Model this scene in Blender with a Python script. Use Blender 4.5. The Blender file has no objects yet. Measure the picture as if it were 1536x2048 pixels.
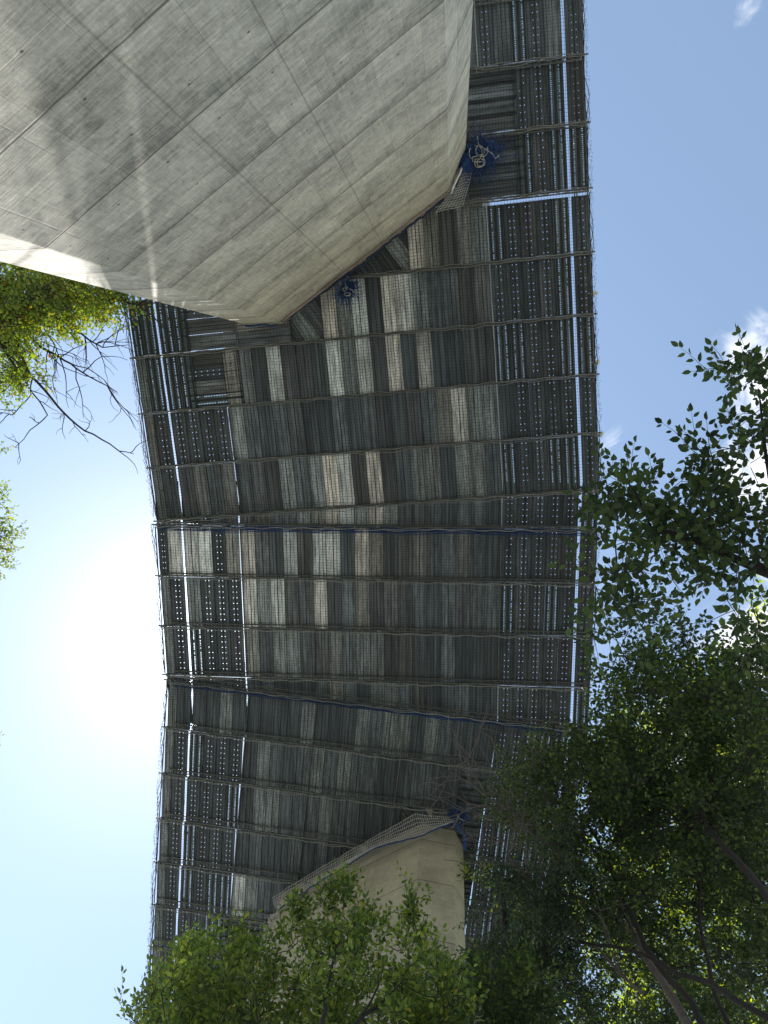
import bpy, bmesh, math, random
import numpy as np
from mathutils import Vector, Matrix
R = math.radians
random.seed(7); rng = np.random.default_rng(7)
S = bpy.context.scene
C = S.collection

# ------------------------------------------------------------------ camera
F, ZX, ZY, CZ = 1450.0, 908.0, 755.0, 1.6
_Z = np.array([ZX-768, -(ZY-1024), -F]); _Z /= np.linalg.norm(_Z)
_Y = np.array([0, -1, 0.]); _Y -= (_Y@_Z)*_Z; _Y /= np.linalg.norm(_Y)
_X = np.cross(_Y, _Z)
M = np.array([_X, _Y, _Z])
cam = bpy.data.cameras.new('camera'); co = bpy.data.objects.new('camera', cam); C.objects.link(co)
cam.sensor_fit = 'VERTICAL'; cam.sensor_height = 24; cam.lens = F/2048*24; cam.clip_end = 3000; cam.clip_start = .05
mw = Matrix([list(M[0])+[0], list(M[1])+[0], list(M[2])+[0], [0, 0, 0, 1]])
mw.translation = Vector((0, 0, CZ)); co.matrix_world = mw
S.camera = co
def P0(x, y):
    r = M@np.array([x-768, -(y-1024), -F]); return r[:2]/r[2]
def at(x, y, h):
    p = P0(x, y)*h; return np.array([p[0], p[1], h+CZ])

# ------------------------------------------------------------------ light
SUN = np.array([-.384, .362, 1.]); SUN /= np.linalg.norm(SUN)
el = math.asin(SUN[2]); az = math.atan2(SUN[0], SUN[1])
W = bpy.data.worlds.new('World'); S.world = W; W.use_nodes = True
nt = W.node_tree; nd = nt.nodes; lk = nt.links
bg = nd['Background']
sky = nd.new('ShaderNodeTexSky'); sky.sky_type = 'NISHITA'; sky.sun_disc = False
sky.sun_elevation = el; sky.sun_rotation = az; sky.dust_density = .18; sky.air_density = 1.6; sky.ozone_density = 1.6
tc = nd.new('ShaderNodeTexCoord')
def wmath(op, a, b=None, c=None):
    n = nd.new('ShaderNodeMath'); n.operation = op
    for i, v in enumerate((a, b, c)):
        if v is None: continue
        if isinstance(v, (int, float)): n.inputs[i].default_value = v
        else: lk.new(v, n.inputs[i])
    return n.outputs[0]
def wdot(d):
    n = nd.new('ShaderNodeVectorMath'); n.operation = 'DOT_PRODUCT'; lk.new(tc.outputs['Generated'], n.inputs[0])
    n.inputs[1].default_value = tuple(d); return n.outputs['Value']
def pdir(x, y):
    r = M@np.array([x-768, -(y-1024), -F]); return r/np.linalg.norm(r)
# forward-scatter brightening of the air round the sun
sd = wdot(SUN)
g1 = wmath('MULTIPLY', wmath('POWER', wmath('MAXIMUM', sd, 0), 300.), 9.)
g2 = wmath('MULTIPLY', wmath('POWER', wmath('MAXIMUM', sd, 0), 44.), 1.8)
g3 = wmath('MULTIPLY', wmath('POWER', wmath('MAXIMUM', sd, 0), 8.), .1)
ga = wmath('ADD', wmath('ADD', g1, g2), g3)
cr = nd.new('ShaderNodeVectorMath'); cr.operation = 'SCALE'; cr.inputs[0].default_value = (.82, 1.0, 1.06); lk.new(ga, cr.inputs['Scale'])
sm = nd.new('ShaderNodeMix'); sm.data_type = 'RGBA'; sm.blend_type = 'MULTIPLY'; sm.inputs[0].default_value = 1
lk.new(sky.outputs[0], sm.inputs[6]); sm.inputs[7].default_value = (1.26, 1.16, 1.06, 1)
ad = nd.new('ShaderNodeVectorMath'); ad.operation = 'ADD'; lk.new(sm.outputs[2], ad.inputs[0]); lk.new(cr.outputs[0], ad.inputs[1])
# clouds
nz = nd.new('ShaderNodeTexNoise'); nz.inputs['Scale'].default_value = 11.; nz.inputs['Detail'].default_value = 8; nz.inputs['Roughness'].default_value = .6; nz.inputs['Distortion'].default_value = .9
lk.new(tc.outputs['Generated'], nz.inputs['Vector'])
masks = None
for (x, y, w, a) in ((1565, 760, .10, 1.0), (1530, 960, .09, 1.0), (1500, 1280, .10, 1.0), (1330, 1480, .07, .8), (1495, 20, .05, .5), (1225, 885, .04, .38), (1700, 900, .16, 1.), (1450, 1600, .14, .9), (1750, 1300, .2, 1.), (2400, 300, .3, .9), (1500, -900, .3, .9), (-900, 300, .3, .8), (-700, 2400, .35, .9)):
    d = pdir(x, y)
    m = wmath('MULTIPLY', wmath('SMOOTH_MAX', wmath('SUBTRACT', 1., wmath('DIVIDE', wmath('ARCCOSINE', wdot(d)), w)), 0., .05), a)
    masks = m if masks is None else wmath('MAXIMUM', masks, m)
cv = wmath('ADD', wmath('MULTIPLY', masks, .62), wmath('SUBTRACT', nz.outputs[0], .5))
mr = nd.new('ShaderNodeMapRange'); mr.interpolation_type = 'SMOOTHSTEP'; lk.new(cv, mr.inputs[0])
mr.inputs[1].default_value = .18; mr.inputs[2].default_value = .5
mx = nd.new('ShaderNodeMix'); mx.data_type = 'RGBA'; lk.new(mr.outputs[0], mx.inputs[0])
lk.new(ad.outputs[0], mx.inputs[6]); mx.inputs[7].default_value = (7.6, 7.8, 8.2, 1)
lk.new(mx.outputs[2], bg.inputs['Color']); bg.inputs['Strength'].default_value = .12
sl = bpy.data.lights.new('sun', 'SUN'); sl.energy = 5.0; sl.angle = R(.5); sl.color = (1, .965, .90)
so = bpy.data.objects.new('sun', sl); C.objects.link(so)
so.rotation_euler = Vector(SUN).to_track_quat('Z', 'Y').to_euler(); so.location = (0, 0, 60)
S.view_settings.view_transform = 'Standard'; S.view_settings.look = 'None'; S.view_settings.gamma = 1
S.view_settings.use_curve_mapping = False
S.view_settings.exposure = 0.6
S.render.engine = 'CYCLES'
S.cycles.max_bounces = 7; S.cycles.diffuse_bounces = 4; S.cycles.transmission_bounces = 3; S.cycles.transparent_max_bounces = 8
S.cycles.sample_clamp_indirect = 6

# ------------------------------------------------------------------ materials
def mat(name, col=(.5, .5, .5), rough=.7, metal=0., var=.25, scale=6., bump=0., stretch=(1, 1, 1), island=0., tint=False):
    m = bpy.data.materials.new(name); m.use_nodes = True; t = m.node_tree; n = t.nodes; l = t.links
    b = n['Principled BSDF']; b.inputs['Roughness'].default_value = rough; b.inputs['Metallic'].default_value = metal
    tc = n.new('ShaderNodeTexCoord'); mp = n.new('ShaderNodeMapping'); mp.inputs['Scale'].default_value = stretch
    l.new(tc.outputs['Object'], mp.inputs[0])
    oi = n.new('ShaderNodeObjectInfo')
    av = n.new('ShaderNodeVectorMath'); av.operation = 'MULTIPLY_ADD'
    l.new(oi.outputs['Location'], av.inputs[0]); av.inputs[1].default_value = (1.37, 2.11, 1.7); l.new(mp.outputs[0], av.inputs[2])
    z = n.new('ShaderNodeTexNoise'); z.inputs['Scale'].default_value = scale; z.inputs['Detail'].default_value = 7; z.inputs['Roughness'].default_value = .65
    l.new(av.outputs[0], z.inputs['Vector'])
    rp = n.new('ShaderNodeValToRGB'); rp.color_ramp.elements[0].position = .3; rp.color_ramp.elements[1].position = .72
    lo = [max(0, c*(1-var)) for c in col]; hi = [min(1, c*(1+var)) for c in col]
    rp.color_ramp.elements[0].color = (*lo, 1); rp.color_ramp.elements[1].color = (*hi, 1)
    l.new(z.outputs[0], rp.inputs[0])
    hv = n.new('ShaderNodeHueSaturation'); l.new(rp.outputs[0], hv.inputs['Color'])
    mm = n.new('ShaderNodeMapRange'); l.new(oi.outputs['Random'], mm.inputs[0]); mm.inputs[3].default_value = 1-island; mm.inputs[4].default_value = 1+island
    l.new(mm.outputs[0], hv.inputs['Value'])
    if tint:
        w = n.new('ShaderNodeTexWhiteNoise'); w.noise_dimensions = '1D'; l.new(oi.outputs['Random'], w.inputs['W'])
        tr = n.new('ShaderNodeValToRGB'); tr.color_ramp.interpolation = 'LINEAR'; e = tr.color_ramp.elements; e.new(.5)
        e[0].color = (1.07, .99, .92, 1); e[1].position = .45; e[1].color = (.96, 1, 1.02, 1); e[2].position = 1; e[2].color = (.91, .99, 1.02, 1)
        l.new(w.outputs['Value'], tr.inputs[0]); tm = n.new('ShaderNodeMix'); tm.data_type = 'RGBA'; tm.blend_type = 'MULTIPLY'; tm.inputs[0].default_value = 1
        l.new(hv.outputs[0], tm.inputs[6]); l.new(tr.outputs[0], tm.inputs[7])
        # broad stains running along the board
        st = n.new('ShaderNodeTexNoise'); st.inputs['Scale'].default_value = 2.2; st.inputs['Detail'].default_value = 5; m2 = n.new('ShaderNodeMapping'); m2.inputs['Scale'].default_value = (3.5, .7, 1)
        l.new(av.outputs[0], m2.inputs[0]); l.new(m2.outputs[0], st.inputs['Vector']); sr = n.new('ShaderNodeMapRange'); l.new(st.outputs[0], sr.inputs[0]); sr.inputs[1].default_value = .35; sr.inputs[2].default_value = .68; sr.inputs[3].default_value = .55; sr.inputs[4].default_value = 1.25
        sc = n.new('ShaderNodeVectorMath'); sc.operation = 'SCALE'; l.new(tm.outputs[2], sc.inputs[0]); l.new(sr.outputs[0], sc.inputs['Scale']); l.new(sc.outputs[0], b.inputs['Base Color'])
    else: l.new(hv.outputs[0], b.inputs['Base Color'])
    if bump:
        bp = n.new('ShaderNodeBump'); bp.inputs['Strength'].default_value = bump; bp.inputs['Distance'].default_value = .02
        l.new(z.outputs[0], bp.inputs['Height']); l.new(bp.outputs[0], b.inputs['Normal'])
    return m

def concrete(name, base=(.44, .42, .37), joints_h=(), joints_u=(), tonek=1., fine=.6, green=0.5, seed=0.):
    m = bpy.data.materials.new(name); m.use_nodes = True; t = m.node_tree; n = t.nodes; l = t.links
    b = n['Principled BSDF']; b.inputs['Roughness'].default_value = .82
    uv = n.new('ShaderNodeUVMap'); uv.uv_map = 'uv'
    sp = n.new('ShaderNodeSeparateXYZ'); l.new(uv.outputs[0], sp.inputs[0]); U, V = sp.outputs[0], sp.outputs[1]
    def mt(op, a, b_=None, c=None, clamp=False):
        k = n.new('ShaderNodeMath'); k.operation = op; k.use_clamp = clamp
        for i, v in enumerate((a, b_, c)):
            if v is None: continue
            if isinstance(v, (int, float)): k.inputs[i].default_value = v
            else: l.new(v, k.inputs[i])
        return k.outputs[0]
    def noise(su, sv, sc, det=6, ro=.6, dist=0., off=0.):
        mp = n.new('ShaderNodeMapping'); mp.inputs['Scale'].default_value = (su, sv, 1); mp.inputs['Location'].default_value = (off+seed, off*1.7, 0); l.new(uv.outputs[0], mp.inputs[0])
        z = n.new('ShaderNodeTexNoise'); z.inputs['Scale'].default_value = sc; z.inputs['Detail'].default_value = det; z.inputs['Roughness'].default_value = ro; z.inputs['Distortion'].default_value = dist
        l.new(mp.outputs[0], z.inputs['Vector']); return z.outputs[0]
    big = noise(1, 1, .8, 5); streakh = noise(.5, 10, 2.2, 6, .7, .0, 3); streakv = noise(9, .35, 1.8, 5, .7, .0, 9)
    blot = noise(1, 1, 5, 8, .72, .6, 5); fineN = noise(1, 1, 30, 4, .7, 0, 2)
    wob = mt('MULTIPLY', mt('SUBTRACT', noise(1, 1, 2.5, 4, .6, 0, 14), .5), .03)
    # lift joints: dark crack lines plus a tone step between lifts
    lines = None; tone = None
    for i, h in enumerate(joints_h):
        dd = mt('ABSOLUTE', mt('ADD', mt('SUBTRACT', V, h), wob))
        w = .028
        ln = mt('SUBTRACT', 1., mt('DIVIDE', dd, w), None, True)
        lines = ln if lines is None else mt('MAXIMUM', lines, ln)
        # darker band fading out just below each joint, uneven
        dn = mt('SUBTRACT', h, V)
        band = mt('MULTIPLY', mt('SUBTRACT', 1., mt('DIVIDE', dn, .42), None, True), mt('GREATER_THAN', dn, 0.))
        band = mt('MULTIPLY', band, .8*tonek)
        tone = band if tone is None else mt('MAXIMUM', tone, band)
    jl = None
    for (u, w, a) in joints_u:
        ln = mt('MULTIPLY', mt('SUBTRACT', 1., mt('DIVIDE', mt('ABSOLUTE', mt('ADD', mt('SUBTRACT', U, u), mt('MULTIPLY', wob, .6))), w), None, True), a)
        jl = ln if jl is None else mt('MAXIMUM', jl, ln)
    # faint formwork board marks
    # formwork sheet seams, 0.6 m x 1.8 m, each sheet with its own tone
    br = n.new('ShaderNodeTexBrick'); br.offset = .0; br.inputs['Scale'].default_value = 1.
    br.inputs['Brick Width'].default_value = .9; br.inputs['Row Height'].default_value = 2.25/4; br.inputs['Mortar Size'].default_value = .006; br.inputs['Mortar Smooth'].default_value = .6
    br.inputs['Color1'].default_value = (0, 0, 0, 1); br.inputs['Color2'].default_value = (1, 1, 1, 1); br.inputs['Mortar'].default_value = (.5, .5, .5, 1)
    mp = n.new('ShaderNodeMapping'); mp.inputs['Location'].default_value = (.28, -.56+seed, 0); l.new(uv.outputs[0], mp.inputs[0]); l.new(mp.outputs[0], br.inputs['Vector'])
    brv = n.new('ShaderNodeSeparateColor'); l.new(br.outputs['Color'], brv.inputs[0])
    # tie holes, on a grid of points
    def cell(x, p, o): return mt('SUBTRACT', mt('MULTIPLY', mt('FRACT', mt('ADD', mt('DIVIDE', x, p), o)), p), p/2)
    cu, cv_ = cell(U, .9, .31), cell(V, 1.125, .5)
    dist = mt('SQRT', mt('ADD', mt('MULTIPLY', cu, cu), mt('MULTIPLY', cv_, cv_)))
    hole = mt('LESS_THAN', dist, .02)
    sm_ = mt('MULTIPLY', mt('LESS_THAN', dist, .02), mt('GREATER_THAN', noise(1, 1, .9, 2, .5, 0, 21), .47))
    val = mt('ADD', .5, mt('MULTIPLY', mt('SUBTRACT', big, .5), .9))
    val = mt('ADD', val, mt('MULTIPLY', mt('SUBTRACT', streakh, .5), 1.5*fine))
    val = mt('ADD', val, mt('MULTIPLY', mt('SUBTRACT', streakv, .5), .55*fine))
    val = mt('ADD', val, mt('MULTIPLY', mt('SUBTRACT', blot, .5), 1.5*fine))
    val = mt('ADD', val, mt('MULTIPLY', mt('SUBTRACT', noise(1.2, 22, 2.4, 4, .75, .3, 31), .5), .9*fine)); val = mt('ADD', val, mt('MULTIPLY', mt('SUBTRACT', noise(14, 1.5, 1.6, 4, .75, .4, 41), .5), .6*fine))
    val = mt('ADD', val, mt('MULTIPLY', mt('SUBTRACT', fineN, .5), .6*fine))
    val = mt('ADD', val, mt('MULTIPLY', mt('SUBTRACT', brv.outputs[0], .5), .26*tonek))
    if tone is not None: val = mt('SUBTRACT', val, mt('MULTIPLY', tone, mt('MULTIPLY', big, .75)))
    rp = n.new('ShaderNodeValToRGB'); e = rp.color_ramp.elements
    e[0].position = .0; e[0].color = tuple(c*.42 for c in base)+(1,); e[1].position = 1.; e[1].color = tuple(min(.8, c*1.42) for c in base)+(1,)
    l.new(val, rp.inputs[0])
    dk = n.new('ShaderNodeMix'); dk.data_type = 'RGBA'; dk.blend_type = 'MULTIPLY'
    tot = mt('MULTIPLY', br.outputs['Fac'], .3)
    if lines is not None: tot = mt('MAXIMUM', tot, mt('MULTIPLY', lines, mt('ADD', .85, mt('MULTIPLY', mt('SUBTRACT', blot, .5), 1.2)), None))
    if jl is not None: tot = mt('MAXIMUM', tot, mt('MULTIPLY', jl, .8))
    tot = mt('MAXIMUM', tot, mt('MULTIPLY', sm_, .9)); tot = mt('MINIMUM', tot, 1.)
    l.new(tot, dk.inputs[0]); l.new(rp.outputs[0], dk.inputs[6]); dk.inputs[7].default_value = (.2, .17, .15, 1)
    # green-yellow, slightly darker tone towards the top, broken up by noise
    st = n.new('ShaderNodeMix'); st.data_type = 'RGBA'; st.blend_type = 'MULTIPLY'
    a = n.new('ShaderNodeMapRange'); l.new(mt('ADD', V, mt('MULTIPLY', mt('SUBTRACT', blot, .5), 7.)), a.inputs[0]); a.inputs[1].default_value = 13.; a.inputs[2].default_value = 25.; a.inputs[4].default_value = green
    l.new(a.outputs[0], st.inputs[0]); l.new(dk.outputs[2], st.inputs[6]); st.inputs[7].default_value = (.80, .78, .52, 1)
    l.new(st.outputs[2], b.inputs['Base Color'])
    bp = n.new('ShaderNodeBump'); bp.inputs['Strength'].default_value = .5; bp.inputs['Distance'].default_value = .012
    l.new(mt('SUBTRACT', mt('ADD', mt('MULTIPLY', blot, .7), streakh), mt('MULTIPLY', tot, 2.)), bp.inputs['Height']); l.new(bp.outputs[0], b.inputs['Normal'])
    return m

def leafmat(name, cols, trans=.45, rough=.5, tcol=None):
    m = bpy.data.materials.new(name); m.use_nodes = True; t = m.node_tree; n = t.nodes; l = t.links
    b = n['Principled BSDF']; b.inputs['Roughness'].default_value = rough; b.inputs['Specular IOR Level'].default_value = .35
    g = n.new('ShaderNodeNewGeometry'); rp = n.new('ShaderNodeValToRGB'); rp.color_ramp.interpolation = 'LINEAR'
    e = rp.color_ramp.elements
    while len(e) < len(cols): e.new(.5)
    for i, (p, c) in enumerate(cols): e[i].position = p; e[i].color = (*c, 1)
    l.new(g.outputs['Random Per Island'], rp.inputs[0])
    zn = n.new('ShaderNodeTexNoise'); zn.inputs['Scale'].default_value = 1.6; zn.inputs['Detail'].default_value = 3; to = n.new('ShaderNodeTexCoord'); l.new(to.outputs['Object'], zn.inputs['Vector'])
    zr = n.new('ShaderNodeMapRange'); l.new(zn.outputs[0], zr.inputs[0]); zr.inputs[1].default_value = .3; zr.inputs[2].default_value = .7; zr.inputs[3].default_value = .62; zr.inputs[4].default_value = 1.45
    zs = n.new('ShaderNodeVectorMath'); zs.operation = 'SCALE'; l.new(rp.outputs[0], zs.inputs[0]); l.new(zr.outputs[0], zs.inputs['Scale'])
    l.new(zs.outputs[0], b.inputs['Base Color'])
    tr = n.new('ShaderNodeBsdfTranslucent'); hv = n.new('ShaderNodeHueSaturation'); hv.inputs['Hue'].default_value = .485; hv.inputs['Saturation'].default_value = 1.15; hv.inputs['Value'].default_value = 1.9
    l.new(zs.outputs[0], hv.inputs['Color']); l.new(hv.outputs[0], tr.inputs[0])
    mx = n.new('ShaderNodeMixShader'); mx.inputs[0].default_value = trans
    l.new(b.outputs[0], mx.inputs[1]); l.new(tr.outputs[0], mx.inputs[2]); l.new(mx.outputs[0], n['Material Output'].inputs[0])
    return m

MT = {
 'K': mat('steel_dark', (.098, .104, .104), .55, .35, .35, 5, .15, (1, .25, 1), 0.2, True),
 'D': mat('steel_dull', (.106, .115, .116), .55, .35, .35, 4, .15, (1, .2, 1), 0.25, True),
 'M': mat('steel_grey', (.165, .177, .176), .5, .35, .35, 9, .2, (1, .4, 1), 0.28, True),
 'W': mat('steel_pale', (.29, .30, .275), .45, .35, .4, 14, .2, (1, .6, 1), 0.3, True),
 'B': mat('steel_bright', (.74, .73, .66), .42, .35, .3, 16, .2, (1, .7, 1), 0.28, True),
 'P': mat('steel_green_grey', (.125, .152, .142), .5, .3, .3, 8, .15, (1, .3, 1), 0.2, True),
 'seam': mat('dark_seam', (.022, .023, .022), .8, 0, .4, 6),  # near-black tone for the grooves, ribs and flanges of every board
 'pipe': mat('galvanised_pipe', (.115, .115, .10), .45, .5, .3, 9, 0, (1, 1, 1), .15),
 'rope': mat('tan_rope', (.19, .185, .155), .9, 0, .3, 30),
 'palerope': mat('pale_rope', (.42, .40, .30), .9, 0, .2, 30),
 'net': mat('dark_net', (.022, .030, .024), .9, 0, .3, 3),
 'blue': mat('blue_net', (.009, .036, .12), .85, 0, .45, 9),
 'blueedge': mat('blue_edge_rope', (.006, .026, .07), .8, 0, .3, 9),
 'white': mat('pale_cord', (.7, .68, .6), .8, 0, .15, 9),
 'timber': mat('weathered_timber', (.33, .26, .2), .85, 0, .35, 6, .3, (1, 6, 1)),
 'bark': mat('bark', (.022, .018, .015), .9, 0, .4, 14, .6, (1, 1, .3)),
 'deadbark': mat('grey_bark', (.12, .10, .09), .9, 0, .35, 14, .5),
 'ground': mat('gravel_ground', (.30, .305, .295), .95, 0, .35, .6, .4),
 'plate': mat('sheet_mesh', (.42, .41, .36), .6, .1, .2, 12),
}

# ------------------------------------------------------------------ helpers
def tag(o, label=None, cat=None, group=None, kind=None):
    if label: o['label'] = label
    if cat: o['category'] = cat
    if group: o['group'] = group
    if kind: o['kind'] = kind
    return o
def empty(name, loc, label, cat, group=None):
    o = bpy.data.objects.new(name, None); C.objects.link(o); o.location = tuple(loc); o.empty_display_size = .2
    return tag(o, label, cat, group)
def link(name, me, m=None, parent=None):
    if m is not None and not me.materials: me.materials.append(m)
    o = bpy.data.objects.new(name, me); C.objects.link(o)
    if parent is not None:
        o.parent = parent; o.matrix_parent_inverse = Matrix.Translation(-Vector(parent.location))
    return o
class MB:
    """collects polygons"""
    def __init__(s): s.v = []; s.f = []
    def add(s, vs, fs):
        k = len(s.v); s.v += [tuple(map(float, p)) for p in vs]; s.f += [tuple(i+k for i in f) for f in fs]
    def box(s, c, sx, sy, sz, ang=0.):
        ca, sa = math.cos(ang), math.sin(ang); vs = []
        for x in (-.5, .5):
            for y in (-.5, .5):
                for z in (-.5, .5): vs.append((c[0]+ca*x*sx-sa*y*sy, c[1]+sa*x*sx+ca*y*sy, c[2]+z*sz))
        s.add(vs, [(0, 1, 3, 2), (4, 6, 7, 5), (0, 4, 5, 1), (2, 3, 7, 6), (0, 2, 6, 4), (1, 5, 7, 3)])
    def tube(s, pts, r, n=6, cap=True):
        pts = np.asarray(pts, float); k = len(pts)
        rr = np.full(k, r, float) if np.isscalar(r) else np.asarray(r, float)
        T = np.gradient(pts, axis=0); T /= np.linalg.norm(T, axis=1)[:, None]+1e-9
        ref = np.array([0, 0, 1.]) if abs(T[:, 2]).mean() < .8 else np.array([1., 0, 0])
        A = np.cross(T, ref); A /= np.linalg.norm(A, axis=1)[:, None]+1e-9; B = np.cross(T, A)
        th = np.arange(n)*2*math.pi/n
        V = (pts[:, None]+rr[:, None, None]*(np.cos(th)[None, :, None]*A[:, None]+np.sin(th)[None, :, None]*B[:, None])).reshape(-1, 3)
        fs = [(i*n+j, i*n+(j+1) % n, (i+1)*n+(j+1) % n, (i+1)*n+j) for i in range(k-1) for j in range(n)]
        if cap: fs += [tuple(range(n))[::-1], tuple((k-1)*n+j for j in range(n))]
        s.add(V, fs)
    def ribbon(s, pts, w, side):
        pts = np.asarray(pts, float); side = np.asarray(side, float)*w/2; k = len(pts)
        s.add(list(pts-side)+list(pts+side), [(i, i+1, k+i+1, k+i) for i in range(k-1)])
    def mesh(s, name, smooth=False):
        me = bpy.data.meshes.new(name); me.from_pydata(s.v, [], s.f)
        if smooth: me.polygons.foreach_set('use_smooth', [True]*len(me.polygons))
        me.update(); return me
    def build(s, name, m, parent=None, smooth=False): return link(name, s.mesh(name, smooth), m, parent)

# ------------------------------------------------------------------ bridge frames (three straight lengths of a curved deck)
H = 23.1
SEC = {'A': (-4.0, 10.36, 0., [3.87-1.795*(8-k) for k in range(9)]),
       'B': (0.5, 10.10, 0., [4.78+1.785*k for k in range(4)]),
       'C': (5.8, 9.03, .055, [11.2+1.81*k for k in range(11)])}
def fr(sec, s, v, h=H):
    """s metres from the left beam end, v metres along, both on the beam plane; h height over the camera"""
    a, s0, drift, bs = SEC[sec]; a = R(a)
    u = s-s0-(drift*(v-bs[0])/1.81 if drift else 0)
    x = math.cos(a)*u-math.sin(a)*v; y = math.sin(a)*u+math.cos(a)*v
    k = h/H; return np.array([x*k, y*k, h+CZ])
def s_of(sec, px, py, h=23.48):
    a, s0, drift, bs = SEC[sec]; a = R(a); p = P0(px, py)*H*h/H*(H/h)
    u = p[0]*math.cos(a)+p[1]*math.sin(a); v = -p[0]*math.sin(a)+p[1]*math.cos(a)
    return u+s0+(drift*(v-bs[0])/1.81 if drift else 0), v
def proj(p):
    q = M.T@(np.array(p)-np.array([0, 0, CZ])); return 768+F*q[0]/-q[2], 1024-F*q[1]/-q[2]
def inpoly(x, y, P):
    c = False; n = len(P)
    for i in range(n):
        (x1, y1), (x2, y2) = P[i], P[(i+1) % n]
        if (y1 > y) != (y2 > y) and x < (x2-x1)*(y-y1)/(y2-y1)+x1: c = not c
    return c

# ------------------------------------------------------------------ the setting: ground
def ground():
    n = 60; xs = np.sign(np.linspace(-1, 1, n))*np.abs(np.linspace(-1, 1, n))**2.2*600
    vs = []; 
    for y in xs:
        for x in xs:
            r = math.hypot(x, y)
            z = .12*math.sin(x*.35)*math.cos(y*.31)+ (max(0, abs(x+3)-22)*.16 if r < 200 else max(0, abs(x+3)-22)*.16)*.6
            vs.append((x, y, min(z, 40)-.02))
    fs = [(j*n+i, j*n+i+1, (j+1)*n+i+1, (j+1)*n+i) for j in range(n-1) for i in range(n-1)]
    b = MB(); b.add(vs, fs); o = b.build('ground', MT['ground'], smooth=True); tag(o, kind='structure')
ground()

# ------------------------------------------------------------------ piers
def pier(name, plan, htop, m, label, extra=None):
    base = np.mean([p[:2] for p in plan], axis=0)
    r = empty(name, (base[0], base[1], 0), label, 'bridge pier', 'concrete piers of the viaduct')
    zs = list(np.arange(0, htop+CZ, 2.25))+[htop+CZ]
    n = len(plan); vs = []; fs = []; uvs = []
    per = [0]
    for i in range(n): per.append(per[-1]+math.dist(plan[i], plan[(i+1) % n]))
    for i in range(n):
        p, q = plan[i], plan[(i+1) % n]; k = len(vs)
        for z in zs:
            vs += [(p[0], p[1], z), (q[0], q[1], z)]
        for j in range(len(zs)-1):
            fs.append((k+2*j, k+2*j+1, k+2*j+3, k+2*j+2))
            uvs += [(per[i], zs[j]-CZ), (per[i+1], zs[j]-CZ), (per[i+1], zs[j+1]-CZ), (per[i], zs[j+1]-CZ)]
    me = bpy.data.meshes.new('shaft'); me.from_pydata(vs, [], fs)
    uv = me.uv_layers.new(name='uv'); uv.data.foreach_set('uv', np.array(uvs).ravel())
    bm = bmesh.new(); bm.from_mesh(me); bmesh.ops.remove_doubles(bm, verts=bm.verts, dist=1e-4)
    ve = [e for e in bm.edges if abs(e.verts[0].co.z-e.verts[1].co.z) > .01]
    bmesh.ops.recalc_face_normals(bm, faces=bm.faces)
    bmesh.ops.bevel(bm, geom=ve, offset=.025, segments=2, affect='EDGES', profile=.5)
    bm.to_mesh(me); bm.free()
    link('shaft', me, m, r)
    return r
P1 = P0(560, 645)*H; P2 = P0(898, 383)*H
dU = (P2-P1)/np.linalg.norm(P2-P1); dN = np.array([dU[1], -dU[0]])   # into the pier, away from the camera
if dN@P1 < 0: dN = -dN
PL = np.array([-6.61, -1.78]); PR = np.array([.34, -6.48])
T = 3.6
near = [P1, P2, PR, PR+dN*(T-1.2), P2+dN*T, P1+dN*T, PL+dN*(T-1.2), PL]
JH = [-.2, 2.05, 4.3, 5.45, 7.6, 9.7, 11.9, 14.1, 16.35, 18.55, 20.95, 23.0]
conN = concrete('near_pier_concrete', (.51, .47, .39), JH, [(2.52, .03, .5), (3.97, .018, .6), (.35, .015, .3), (1.25, .012, .2), (4.95, .012, .2), (6.44, .02, .25)], fine=.85)
pier('bridge_pier', near, 26.6, conN, 'broad weathered board-marked concrete pier filling the upper left, partly sunlit')
F1 = np.array([-6.36, 18.75]); F2 = np.array([-1.14, 15.70]); F3 = np.array([.02, 15.90]); F4 = np.array([.33, 16.51])
dF = (F2-F1)/np.linalg.norm(F2-F1); nF = np.array([-dF[1], dF[0]])
F0 = F1-dF*.3+nF*1.1
far = [F1, F2, F3, F4, np.array([.36, 18.8]), np.array([-.6, 20.0]), F1+nF*4.0, F0+nF*1.5, F0]
conF = concrete('far_pier_concrete', (.36, .335, .26), [h-.35 for h in JH], [(3.6, .012, .25), (6.05, .02, .35), (1.5, .012, .2)], tonek=.3, fine=.42, green=.35, seed=4.)
pier('bridge_pier', far, 26.6, conF, 'smooth tan concrete pier rising behind the leafy bush at the bottom')

# ------------------------------------------------------------------ bridge girder over the platform (shades it)
def girder():
    o = empty('bridge_girder', fr('B', 7.4, 8, 27)*[1, 1, 1], 'shade-toned concrete bridge girder above the boarded scaffold platform', 'bridge girder')
    bot = []; 
    rows = [('A', -16.), ('A', -6.), ('A', 3.4), ('B', 4.9), ('B', 9.9), ('C', 11.6), ('C', 20), ('C', 32)]
    b = MB(); L = []; 
    for sec, v in rows:
        pl = [(3.2, 26.6), (11.55, 26.6), (11.9, 29.0), (2.8, 29.0)]
        L.append([fr(sec, s, v, 26.6)*[1, 1, 0]+[0, 0, h+CZ] for s, h in pl])
    vs = [p for r_ in L for p in r_]; fs = []
    for i in range(len(L)-1):
        for j in range(4): fs.append((i*4+j, i*4+(j+1) % 4, (i+1)*4+(j+1) % 4, (i+1)*4+j))
    fs += [(3, 2, 1, 0), tuple(4*(len(L)-1)+j for j in range(4))]
    b.add(vs, fs); b.build('box_girder', mat('girder_concrete', (.16, .155, .14), .85, 0, .2, 1.5), o)  # concrete colour darkened to stand for the shadow on the underside
girder()

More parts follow.
